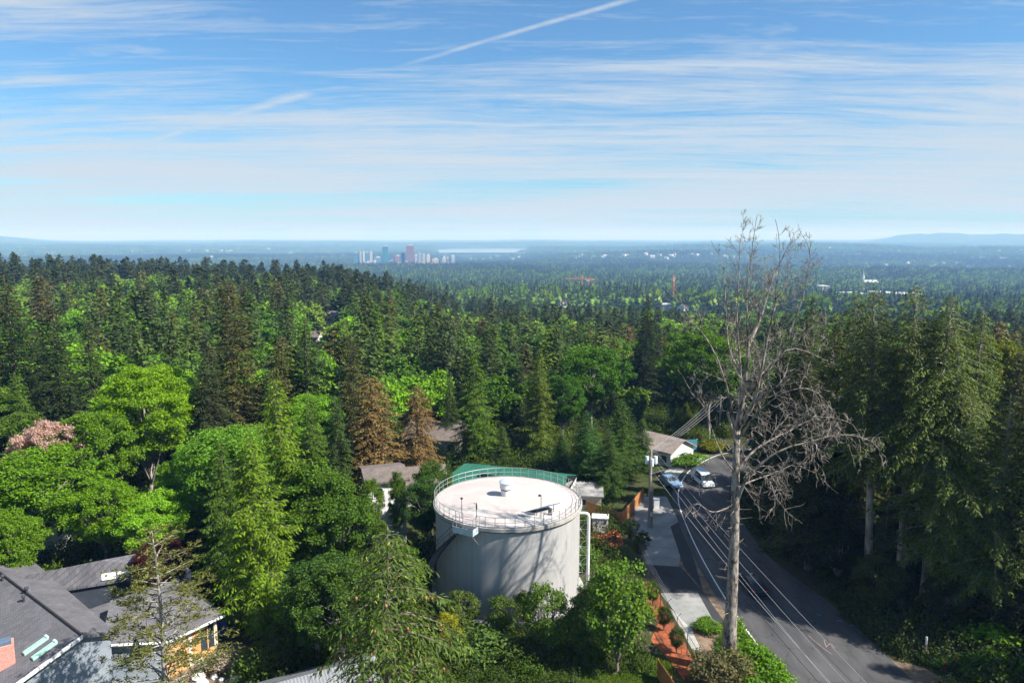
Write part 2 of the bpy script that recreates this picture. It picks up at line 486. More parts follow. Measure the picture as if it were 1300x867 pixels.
def broadleaf(H=18, R=6.5, base=.22, clumps=110, leaves=150, size=.38, seed=0, squash=1.0, airy=.0, clump_r=1.35, droop=0.2, limbs=7):
    g = np.random.default_rng(seed)
    zc = H * (base + (1 - base) * .52); rz = H * (1 - base) * .5
    # uneven crown: several lobes
    nl = 7
    lob = g.normal(size=(nl, 3)); lob /= np.linalg.norm(lob, axis=1, keepdims=True); lob[:, 2] = np.abs(lob[:, 2]) * .9 - .15
    lobw = g.uniform(.12, .34, nl)
    C = g.normal(size=(clumps, 3)); C /= np.linalg.norm(C, axis=1, keepdims=True)
    rr = .72 + (np.maximum(0, C @ lob.T) ** 4 @ lobw) * .9
    dep = g.uniform(.35, 1.0, clumps) ** .45
    shape = np.where(C[:, 2] > 0, 1.0, .82)
    C = C * (rr * dep * shape)[:, None]
    Cw = np.stack([C[:, 0] * R, C[:, 1] * R, zc + C[:, 2] * rz * squash], 1)
    cr = clump_r * g.uniform(.6, 1.35, clumps)
    n = clumps * leaves
    ci = np.repeat(np.arange(clumps), leaves)
    d = g.normal(size=(n, 3)); d /= np.linalg.norm(d, axis=1, keepdims=True)
    d[:, 2] = np.where((d[:, 2] < -.1) & (g.random(n) < .6), -d[:, 2], d[:, 2])
    rad_ = g.uniform(.25, 1, n) ** .4
    P = Cw[ci] + d * (cr[ci] * rad_)[:, None] * np.array([1, 1, .62])
    P += g.normal(size=P.shape) * .1
    if airy > 0:
        keep = g.random(n) > airy; P, d, ci = P[keep], d[keep], ci[keep]; n = len(P)
    tang = g.normal(size=(n, 3)); tang[:, 2] -= droop
    nr = d * .8 + g.normal(size=(n, 3)) * .55 + np.array([0, 0, .7])
    v, f = rhombs(P, tang, size * g.uniform(.65, 1.3, n), size * .72 * g.uniform(.7, 1.25, n), nr, .1)
    # trunk and limbs
    paths, prad = [], []
    fork = H * base * g.uniform(.8, 1.3)
    tr = H * .016
    tp = np.array([[0, 0, 0], [.1, .05, fork * .5], [.15, -.1, fork], [.1, .1, zc], [0, .2, zc + rz * .7]])
    paths.append(tp); prad.append(np.array([tr * 1.3, tr, tr * .85, tr * .45, .03]))
    order = g.permutation(clumps)
    for k in range(min(limbs * 4, clumps)):
        e = Cw[order[k]]
        s = tp[2] + (tp[3] - tp[2]) * g.uniform(0, .8)
        m = (s + e) / 2 + np.array([0, 0, g.uniform(-.3, .9)]) + g.normal(size=3) * .3
        paths.append(np.array([s, (s + m) / 2 + g.normal(size=3) * .15, m, (m + e) / 2 + g.normal(size=3) * .2, e]))
        r0 = tr * (.5 if k < limbs else .26); prad.append(np.linspace(r0, .02, 5))
    tv, tf = tubes_np(paths, prad, 5)
    return (v, f), (tv, tf)

def mk(name, geo, mts): 
    return mesh_np(name, geo[0], [geo[1]], mts)

TREE = {}     # kind -> list of (crown mesh, trunk mesh, nominal height)
def reg(kind, fn, crown_mat, bark, n, hh, **kw):
    TREE[kind] = []
    for s in range(n):
        c, t = fn(H=hh, seed=hash_(kind) + s, **kw)
        TREE[kind].append((mk(kind + '_crown', c, [M[crown_mat]]), mk(kind + '_trunk', t, [M[bark]]), hh))
def hash_(s): return sum(ord(c) * (i + 1) for i, c in enumerate(s)) % 9973

reg('fir', conifer, 'needle', 'bark', 4, 28, R=5.4, style='fir', nb=300, base=.07, leafL=.42, leafW=.16, ds=.23, taper=.8)
reg('old_fir', conifer, 'needle', 'bark', 3, 30, R=5.8, style='hemlock', nb=250, base=.10, leafL=.46, leafW=.19, ds=.27, taper=.5, gap=.16)
reg('slim_fir', conifer, 'needle', 'bark', 2, 28, R=3.8, style='fir', nb=270, base=.05, leafL=.48, leafW=.2, ds=.26, taper=.7)
reg('cedar', conifer, 'cedar', 'bark', 3, 24, R=5.6, style='cedar', nb=230, base=.05, leafL=.44, leafW=.145, ds=.21, taper=.72, tipup=.3)
reg('high_fir', conifer, 'needle', 'pale_bark', 3, 33, R=7.4, style='hemlock', nb=290, base=.24, leafL=.30, leafW=.10, ds=.19, taper=.72, gap=.22, trunk_r=.42)
reg('bare_fir', conifer, 'needle', 'pale_bark', 3, 33, R=7.6, style='hemlock', nb=230, base=.42, leafL=.30, leafW=.10, ds=.19, taper=.75, gap=.24, trunk_r=.42)
reg('maple', broadleaf, 'leaf', 'pale_bark', 4, 17, R=6.8, clumps=230, leaves=170, size=.28, clump_r=.92)
reg('big_maple', broadleaf, 'leaf', 'pale_bark', 1, 24, R=8.6, base=.18, clumps=430, leaves=180, size=.29, clump_r=1.0, limbs=9)
reg('alder', broadleaf, 'leaf', 'pale_bark', 3, 18, R=4.2, base=.1, clumps=170, leaves=160, size=.25, clump_r=.78)
# plainer versions of the same shapes for the trees farther off
reg('fir_m', conifer, 'needle', 'bark', 5, 28, R=5.2, style='fir', nb=190, base=.07, leafL=.85, leafW=.5, ds=.5, taper=.8, sticks=False)
reg('old_fir_m', conifer, 'needle', 'bark', 4, 30, R=5.6, style='hemlock', nb=170, base=.08, leafL=.82, leafW=.46, ds=.5, taper=.5, gap=.16, sticks=False)
reg('slim_fir_m', conifer, 'needle', 'bark', 3, 28, R=3.8, style='fir', nb=180, base=.05, leafL=.8, leafW=.46, ds=.5, taper=.7, sticks=False)
reg('cedar_m', conifer, 'cedar', 'bark', 3, 24, R=5.2, style='cedar', nb=150, base=.05, leafL=.95, leafW=.46, ds=.5, taper=.72, tipup=.3, sticks=False)
reg('maple_m', broadleaf, 'leaf', 'bark', 4, 17, R=6.6, clumps=120, leaves=48, size=.72, clump_r=1.25, limbs=3)
reg('alder_m', broadleaf, 'leaf', 'bark', 3, 18, R=4.2, base=.1, clumps=85, leaves=42, size=.65, clump_r=1.1, limbs=3)

def place_tree(kind, x, y, h, width=1.0, col=(.03,.05,.015), name='fir_tree', label='', cat='tree', group=None, var=None, rz=None, z=None, lod=None):
    k = kind + ('_m' if (lod == 'm' and kind + '_m' in TREE) else '')
    lst = TREE[k]; i = (var if var is not None else random.randrange(len(lst))) % len(lst)
    cm, tm, hh = lst[i]
    zz = gz(x, y) if z is None else z
    o = empty(name, (x, y, zz - .15), random.uniform(0, 6.28) if rz is None else rz)
    o.rotation_euler.x = random.gauss(0, .018); o.rotation_euler.y = random.gauss(0, .018)
    s = h / hh; o.scale = (s * width, s * width, s)
    tag(o, label, cat, group)
    c = link(bpy.data.objects.new('crown', cm), o); c.color = (*col, 1)
    t = link(bpy.data.objects.new('trunk', tm), o)
    return o

# ------------------------------------------------------------------ the land: one sheet to the horizon
def make_terrain():
    azs = np.concatenate([np.arange(-60, 60, .6), np.arange(60, 300, 4.0)])
    rs = np.concatenate([np.arange(6, 130, 4.0), np.geomspace(130, 26000, 200)])
    A, Rr = np.meshgrid(np.radians(azs), rs)
    X = Rr * np.sin(A); Y = Rr * np.cos(A); Z = ground(X, Y)
    back = (Y < 0)
    Z = np.where(back, np.interp(Rr, [0, 200, 2000, 26000], [0, 0, -40, -40]), Z)
    v = np.stack([X, Y, Z], -1).reshape(-1, 3); v = np.vstack([v, [[0, 0, 0]]])
    nr, na = X.shape
    i = np.arange(nr - 1)[:, None] * na; a = np.arange(na)[None]; b = (a + 1) % na
    q = np.stack([i + a, i + na + a, i + na + b, i + b], -1).reshape(-1, 4)
    c = np.stack([np.full(na, len(v) - 1), np.arange(na), (np.arange(na) + 1) % na], -1)
    return v, [q, c]
m, t, p, o = base_mat('forest_floor')
c = t.n('ShaderNodeTexCoord'); ob = c.outputs['Object']
near = t.ramp(t.noise(ob, .35, 7, .65), [(.3, (.018, .022, .010)), (.5, (.045, .060, .018)), (.62, (.075, .062, .038)), (.75, (.05, .085, .02))])
farc = t.ramp(t.noise(ob, .004, 10, .72), [(.3, (.012, .026, .012)), (.45, (.026, .045, .018)), (.56, (.05, .085, .025)), (.72, (.03, .05, .02))])
town = t.ramp(t.noise(t.mapping(ob, scale=(1, .35, 1)), .012, 8, .78), [(.60, 0.0), (.66, .55)])
farc = t.mix(town, farc, (.16, .16, .145))
cd = t.n('ShaderNodeVectorMath', operation='LENGTH'); t.l(ob, cd.inputs[0])
fr = t.ramp(t.math('DIVIDE', cd.outputs['Value'], 1600.0, clamp=True), [(.1, 0.0), (.5, 1.0)])
t.l(t.mix(fr, near, farc), p.inputs['Base Color']); p.inputs['Roughness'].default_value = .95; p.inputs['Specular IOR Level'].default_value = .1
b = t.n('ShaderNodeBump'); b.inputs['Strength'].default_value = .7; b.inputs['Distance'].default_value = .3
t.l(t.noise(ob, 1.5, 6, .7), b.inputs['Height']); t.l(b.outputs[0], p.inputs['Normal'])
M['ground'] = m
tv, tf = make_terrain()
terr = link(bpy.data.objects.new('ground', mesh_np('ground', tv, tf, [m], smooth=True)))
tag(terr, kind='structure')

# lake far behind the towers
M['lake'] = mat('lake_water', (.10, .14, .17), rough=.12, spec=.6, bump=.25, bscale=.05)
pts = []
for a in np.linspace(-5.6, 1.2, 24):
    pts.append((7450 * math.sin(rad(a)), 7450 * math.cos(rad(a)), -112))
for a in np.linspace(1.6, -6.2, 24):
    pts.append((11000 * math.sin(rad(a)), 11000 * math.cos(rad(a)), -112))
lake = MB().poly(pts).build('lake', M['lake']); tag(lake, kind='structure')

# air between here and the horizon
hz_m = bpy.data.materials.new('haze_air'); hz_m.use_nodes = True
t = NT(hz_m.node_tree); pvn = t.n('ShaderNodeVolumePrincipled'); ho = t.n('ShaderNodeOutputMaterial')
pvn.inputs['Color'].default_value = (.24, .50, 1.0, 1); pvn.inputs['Density'].default_value = 1.4e-4; pvn.inputs['Absorption Color'].default_value = (.86, .86, .86, 1)
pvn.inputs['Anisotropy'].default_value = 0.0
t.l(pvn.outputs[0], ho.inputs['Volume'])
haze = MB().box((0, 0, 27), (54000, 54000, 366)).build('haze', hz_m); tag(haze, kind='stuff')

# ------------------------------------------------------------------ road, verge, parking strip
def asphalt(name, a, b):
    m, t, p, o = base_mat(name)
    c = t.n('ShaderNodeTexCoord').outputs['Object']
    big = t.ramp(t.noise(t.mapping(c, scale=(1, .25, 1)), .5, 5, .6), [(.35, a), (.65, b)])
    fine = t.ramp(t.noise(c, 26, 4, .7), [(.3, .78), (.7, 1.18)])
    cr = t.n('ShaderNodeTexVoronoi', feature='DISTANCE_TO_EDGE'); cr.inputs['Scale'].default_value = .22
    wv = t.n('ShaderNodeTexNoise'); wv.inputs['Scale'].default_value = 1.4; t.l(c, wv.inputs['Vector'])
    ad = t.n('ShaderNodeVectorMath', operation='ADD'); t.l(c, ad.inputs[0]); t.l(wv.outputs['Color'], ad.inputs[1])
    t.l(ad.outputs[0], cr.inputs['Vector'])
    crack = t.ramp(cr.outputs[0], [(0.0, .45), (.012, 1.0)])
    col = t.mix(1.0, t.mix(1.0, big, fine, 'MULTIPLY'), crack, 'MULTIPLY')
    t.l(col, p.inputs['Base Color']); p.inputs['Roughness'].default_value = .85; p.inputs['Specular IOR Level'].default_value = .3
    bm_ = t.n('ShaderNodeBump'); bm_.inputs['Strength'].default_value = .25; t.l(t.noise(c, 60, 3, .6), bm_.inputs['Height']); t.l(bm_.outputs[0], p.inputs['Normal'])
    return m
M['asphalt'] = asphalt('asphalt', (.045, .045, .048), (.088, .086, .088))
M['asphalt_new'] = asphalt('dark_asphalt_patch', (.030, .030, .033), (.042, .042, .046))
M['gravel'] = mat('pale_gravel', (.17, .175, .17), (.27, .27, .257), .45, .9, bump=.5, bscale=30)
M['white_paint'] = mat('road_paint', (.62, .62, .60), (.78, .78, .75), 4, .6)
M['yellow_paint'] = mat('yellow_road_paint', (.55, .36, .06), (.68, .46, .10), 4, .6)
M['lawn'] = mat('lawn', (.03, .065, .010), (.085, .13, .022), .9, .95, bump=.8, bscale=9, detail=8)
M['bright_lawn'] = mat('bright_lawn', (.06, .14, .012), (.12, .22, .024), .8, .95, bump=.8, bscale=9, detail=8)
M['mulch'] = mat('red_bark_mulch', (.11, .045, .022), (.40, .105, .04), 1.1, .95, bump=.9, bscale=12, detail=8)
M['dirt'] = mat('brown_dirt', (.09, .065, .045), (.24, .17, .115), .9, .95, bump=.6, bscale=9, detail=8)
M['concrete'] = mat('concrete', (.30, .29, .27), (.42, .41, .38), 2.0, .85, bump=.2, bscale=14)

# the white edge line of the road, its left side
EDGE = [(26.6, 30), (25.2, 45), (24.0, 56), (22.9, 68), (22.7, 80), (23.2, 92), (24.4, 103), (27.2, 112), (31.5, 119.5), (40, 128), (58, 138), (85, 146)]
def offs(line, d):
    out = []
    for k, (x, y) in enumerate(line):
        a = line[max(0, k - 1)]; b = line[min(len(line) - 1, k + 1)]
        dx, dy = b[0] - a[0], b[1] - a[1]; L = math.hypot(dx, dy)
        out.append((x + dy / L * d, y - dx / L * d))
    return out
def smooth_line(line, n=6):
    P = [Vector((*p, 0)) for p in line]; P = [P[0] * 2 - P[1]] + P + [P[-1] * 2 - P[-2]]
    out = []
    for k in range(1, len(P) - 2):
        for j in range(n):
            t_ = j / n; a, b_, c_, d_ = P[k-1], P[k], P[k+1], P[k+2]
            q = .5 * ((2 * b_) + (c_ - a) * t_ + (2*a - 5*b_ + 4*c_ - d_) * t_**2 + (3*b_ - a - 3*c_ + d_) * t_**3)
            out.append((q.x, q.y))
    out.append(line[-1]); return out
EDGE = smooth_line(EDGE)
def ribbon(name, d0, d1, z, mt, line=EDGE, y0=-1e9, y1=1e9):
    L = offs(line, d0); R_ = offs(line, d1) if not callable(d1) else [offs(line, d1(line[k][1]))[k] for k in range(len(line))]; mb = MB()
    for k in range(len(line) - 1):
        if not (y0 <= line[k][1] <= y1): continue
        q = [L[k], R_[k], R_[k+1], L[k+1]]
        mb.poly([(x, y, max(gz(x, y), -6) + z) for x, y in q])
    return mb.build(name, mt)
tag(ribbon('road', -.9, lambda y: 7.8 + 3.2 * float(1 - sstep(68, 88, y)), .030, M['asphalt']), kind='structure')
tag(ribbon('road_edge_line', -.07, .07, .036, M['white_paint']), kind='structure')
def sheet(name, pix, z, mt, zt=None, kind='structure'):
    pts = [G(*q, z=z) for q in pix]; return tag(MB().poly(pts).build(name, mt), kind=kind)
# strip along the road left of the edge line
sheet('parking_strip', [(806, 632), (842, 632), (868, 668), (905, 745), (935, 793), (985, 867), (930, 900), (905, 845), (872, 800), (840, 752), (815, 708), (800, 668)], .012, M['dirt'])
sheet('parking_strip', [(806, 630), (846, 630), (862, 662), (864, 700), (862, 719), (820, 716), (806, 672)], .018, M['gravel'])
sheet('parking_strip', [(820, 716.5), (864, 719), (893, 751), (925, 796), (905, 786), (886, 752), (838, 752)], .024, M['asphalt_new'])
sheet('parking_strip', [(851, 668), (862, 662), (875, 690), (893, 751), (868, 719)], .021, M['asphalt_new'])
sheet('parking_strip', [(838, 752.5), (886, 752.5), (912, 791), (876, 796), (858, 778)], .020, M['gravel'])
sheet('pavement', [(848, 770), (858, 778), (877, 797), (897, 838), (886, 838), (866, 800)], .016, M['concrete'])
sheet('side_street', [(842, 600), (860, 587), (885, 581), (915, 583), (918, 592), (885, 600), (862, 612), (842, 618)], .026, M['concrete'])
# ground cover sheets
sheet('lawn', [(560, 846), (640, 836), (760, 838), (830, 850), (860, 900), (560, 900)], .012, M['lawn'])
sheet('lawn', [(40, 730), (70, 700), (120, 690), (160, 700), (200, 716), (150, 745)], .012, M['bright_lawn'])
sheet('lawn', [(1100, 775), (1132, 742), (1160, 745), (1165, 782), (1130, 800)], .012, M['bright_lawn'])
sheet('lawn', [(862, 586), (880, 576), (905, 578), (890, 583)], .012, M['bright_lawn'])
sheet('garden_bed', [(735, 655), (790, 655), (806, 690), (826, 735), (850, 778), (880, 832), (905, 875), (850, 890), (810, 800), (775, 740), (735, 720)], .006, M['ground'])
sheet('mulch_bed', [(738, 668), (768, 664), (786, 672), (792, 690), (770, 702), (752, 690), (736, 700)], .010, M['mulch'])
sheet('mulch_bed', [(820, 738), (832, 742), (846, 776), (868, 812), (884, 846), (868, 862), (848, 836), (826, 812), (836, 790), (818, 768)], .010, M['mulch'])
sheet('garden_bed', [(255, 815), (320, 818), (345, 867), (330, 900), (225, 900), (205, 850)], .008, M['dirt'])
sheet('garden_bed', [(1105, 832), (1170, 846), (1200, 862), (1240, 880), (1150, 880), (1120, 856)], .010, M['dirt'])

# faint surveyor's paint, tarred seams and a long dark line on the lower road
M['blue_paint'] = mat('blue_marking_paint', (.10, .25, .55), rough=.7)
M['pink_paint'] = mat('pale_pink_marking_paint', (.50, .30, .26), rough=.7)
M['tar'] = mat('tar_seam', (.025, .025, .027), rough=.6)
def stroke(name, pix, w_, mt, z=.038):
    P = [G(*q, z=z) for q in pix]; mb = MB()
    for a_, b_ in zip(P[:-1], P[1:]):
        d = (b_ - a_).normalized(); n = Vector((-d.y, d.x, 0)) * w_ / 2
        mb.poly([a_ - n, b_ - n, b_ + n, a_ + n])
    return tag(mb.build(name, mt), kind='structure')
stroke('road_marking', [(1046, 812), (1049, 821), (1054, 816), (1060, 823)], .035, M['pink_paint'])
stroke('road_marking', [(1026, 806), (1036, 815), (1046, 823), (1056, 830)], .03, M['pink_paint'])
stroke('road_marking', [(1062, 787), (1070, 788)], .12, M['blue_paint']); stroke('road_marking', [(1080, 793), (1087, 795)], .12, M['blue_paint'])
stroke('road_marking', [(1036, 779), (1042, 781)], .10, M['blue_paint'])
stroke('tar_seam', [(984, 769), (1006, 777), (1018, 772), (1040, 781)], .07, M['tar'])
stroke('tar_seam', [(964, 742), (1000, 780), (1040, 822), (1082, 866)], .05, M['tar'])  # long thin dark line drawn down the lower road
stroke('tar_seam', [(890, 672), (905, 700), (935, 740)], .05, M['tar'])

# ------------------------------------------------------------------ paints and metals
def wallmat(name, base, dirt, streak=.5, rough=.75):
    m, t, p, o = base_mat(name)
    c = t.n('ShaderNodeTexCoord').outputs['Object']
    pat = t.ramp(t.noise(c, .5, 6, .65), [(.35, base), (.7, tuple(x * .88 for x in base))])
    st = t.ramp(t.noise(t.mapping(c, scale=(2.2, 2.2, .12)), 1.2, 6, .7), [(.50, 0.0), (.72, streak)])
    col = t.mix(st, pat, dirt); t.l(col, p.inputs['Base Color']); p.inputs['Roughness'].default_value = rough
    b = t.n('ShaderNodeBump'); b.inputs['Strength'].default_value = .25; b.inputs['Distance'].default_value = .02
    t.l(t.noise(c, 9, 6, .7), b.inputs['Height']); t.l(b.outputs[0], p.inputs['Normal'])
    return m
M['tank_wall'] = wallmat('tank_concrete', (.385, .38, .375), (.21, .19, .17), .5)
m, t, p, o = base_mat('tank_roof_coating')
c = t.n('ShaderNodeTexCoord').outputs['Object']
a = t.ramp(t.noise(c, .35, 5, .6, .8), [(.40, (.43, .41, .39)), (.58, (.42, .355, .335)), (.75, (.45, .435, .415))])
a2 = t.mix(t.ramp(t.noise(c, 2.4, 8, .72), [(.55, 0.0), (.72, .35)]), a, (.31, .26, .24))
t.l(a2, p.inputs['Base Color']); p.inputs['Roughness'].default_value = .8; M['tank_roof'] = m
M['tank_trim'] = mat('tank_trim', (.30, .28, .26), (.42, .40, .37), 1.5, .8)
M['dark_band'] = mat('dark_gasket', (.035, .033, .035), rough=.7)
M['galv'] = mat('galvanised_steel', (.42, .44, .46), (.55, .57, .59), 5, .45, .6)
M['rail'] = mat('rail_steel', (.33, .34, .35), (.44, .45, .46), 4, .5, .5)
M['dark_steel'] = mat('dark_steel', (.05, .052, .058), (.09, .09, .10), 5, .55, .4)
M['white_pipe'] = mat('white_pipe_paint', (.60, .61, .60), (.70, .71, .70), 2, .45)
M['blue_panel'] = mat('blue_grey_panel', (.10, .15, .22), (.15, .21, .30), 2.5, .4, .3)
M['light_panel'] = mat('pale_blue_panel', (.42, .52, .58), (.60, .68, .72), 3, .5, .2)
M['green_metal'] = None
def ribmat(name, a, b_, axis=0, freq=9.0, rough=.45, metal=.1):
    m, t, p, o = base_mat(name)
    c = t.n('ShaderNodeTexCoord').outputs['Object']
    wv = t.n('ShaderNodeTexWave', bands_direction='XYZ'[axis]); wv.inputs['Scale'].default_value = freq; wv.inputs['Distortion'].default_value = 0
    t.l(c, wv.inputs['Vector'])
    t.l(t.ramp(t.noise(c, .8, 5, .6), [(.35, a), (.65, b_)]), p.inputs['Base Color'])
    b = t.n('ShaderNodeBump'); b.inputs['Strength'].default_value = .8; b.inputs['Distance'].default_value = .05
    t.l(t.ramp(wv.outputs[1], [(.0, 0.0), (.18, 1.0), (.32, 0.0)]), b.inputs['Height']); t.l(b.outputs[0], p.inputs['Normal'])
    p.inputs['Roughness'].default_value = rough; p.inputs['Metallic'].default_value = metal
    return m
M['green_metal'] = ribmat('green_metal_roof', (.02, .12, .075), (.028, .155, .10), 0, 1.0)
M['seam_roof'] = ribmat('grey_seam_roof', (.19, .20, .22), (.24, .25, .27), 0, 1.2)
def shingle(name, a, b_, k=3.3):
    m, t, p, o = base_mat(name)
    c = t.n('ShaderNodeTexCoord').outputs['Object']
    br = t.n('ShaderNodeTexBrick'); br.inputs['Scale'].default_value = k
    br.inputs['Color1'].default_value = (*a, 1); br.inputs['Color2'].default_value = (*b_, 1); br.inputs['Mortar'].default_value = (a[0]*.45, a[1]*.45, a[2]*.45, 1)
    br.inputs['Mortar Size'].default_value = .03; br.inputs['Brick Width'].default_value = 1.2; br.inputs['Row Height'].default_value = .55
    t.l(t.mapping(c, rot=(0, 0, rad(-35))), br.inputs['Vector'])
    big = t.ramp(t.noise(c, .6, 6, .7), [(.3, .72), (.7, 1.2)])
    t.l(t.mix(1.0, br.outputs[0], big, 'MULTIPLY'), p.inputs['Base Color']); p.inputs['Roughness'].default_value = .9
    b = t.n('ShaderNodeBump'); b.inputs['Strength'].default_value = .4; t.l(t.noise(c, 20, 3), b.inputs['Height']); t.l(b.outputs[0], p.inputs['Normal'])
    return m
M['shingle'] = shingle('charcoal_shingles', (.095, .092, .105), (.135, .13, .14))
M['tan_shingle'] = shingle('tan_shingles', (.24, .19, .165), (.31, .26, .23))
M['brown_shingle'] = shingle('brown_shingles', (.12, .095, .085), (.17, .14, .12))
M['white_wall'] = mat('white_siding', (.62, .63, .63), (.74, .74, .73), 1.2, .7)
M['cream'] = mat('cream_trim', (.62, .54, .42), (.70, .62, .5), 2, .7)
M['white_trim'] = mat('white_trim', (.72, .72, .70), rough=.6)
M['blue_siding'] = ribmat('blue_grey_siding', (.24, .28, .33), (.30, .34, .39), 2, 2.4, .7, 0)
M['orange_wall'] = mat('orange_cedar_wall', (.55, .27, .10), (.72, .40, .18), 1.8, .75)
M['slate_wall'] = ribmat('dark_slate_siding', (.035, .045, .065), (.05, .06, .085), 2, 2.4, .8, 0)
M['glass'] = mat('window_glass', (.035, .045, .055), rough=.08, spec=.8)
M['skylight'] = mat('white_skylight', (.70, .72, .72), (.78, .79, .78), 3, .35)
M['mint_glass'] = mat('pale_green_skylight', (.28, .50, .42), (.36, .60, .50), 3, .2, spec=.7)
m, t, p, o = base_mat('red_brick')
br = t.n('ShaderNodeTexBrick'); br.inputs['Scale'].default_value = 4.2
br.inputs['Color1'].default_value = (.42, .13, .10, 1); br.inputs['Color2'].default_value = (.55, .24, .18, 1); br.inputs['Mortar'].default_value = (.48, .42, .38, 1)
t.l(t.mapping(t.n('ShaderNodeTexCoord').outputs['Object'], rot=(rad(90), 0, 0)), br.inputs['Vector']); t.l(br.outputs[0], p.inputs['Base Color']); p.inputs['Roughness'].default_value = .9
M['brick'] = m
M['fence_wood'] = ribmat('orange_fence_boards', (.34, .13, .035), (.50, .22, .075), 1, 1.6, .8, 0)
M['fence_wood_x'] = ribmat('cedar_fence_boards', (.38, .17, .06), (.52, .26, .11), 0, 1.6, .8, 0)
M['pole_wood'] = mat('pole_wood', (.20, .17, .145), (.36, .32, .28), 2.2, .9, bump=.4, stretch=(1, 1, .15))
M['porcelain'] = mat('transformer_paint', (.55, .58, .60), (.65, .68, .70), 3, .45)
M['wire'] = mat('aluminium_wire', (.46, .46, .47), rough=.5, metal=.3)
M['black_wire'] = mat('black_cable', (.02, .02, .022), rough=.6)
M['red_paint'] = mat('red_paint', (.55, .02, .02), rough=.45)
M['yellow_plastic'] = mat('yellow_plastic', (.65, .45, .02), rough=.5)
M['rock'] = mat('pale_rock', (.38, .37, .36), (.62, .61, .59), 1.5, .9, bump=.6)
M['blue_plastic'] = mat('blue_plastic', (.01, .03, .32), rough=.4)
M['pale_box'] = mat('pale_grey_paint', (.48, .47, .42), (.56, .55, .50), 2, .7)

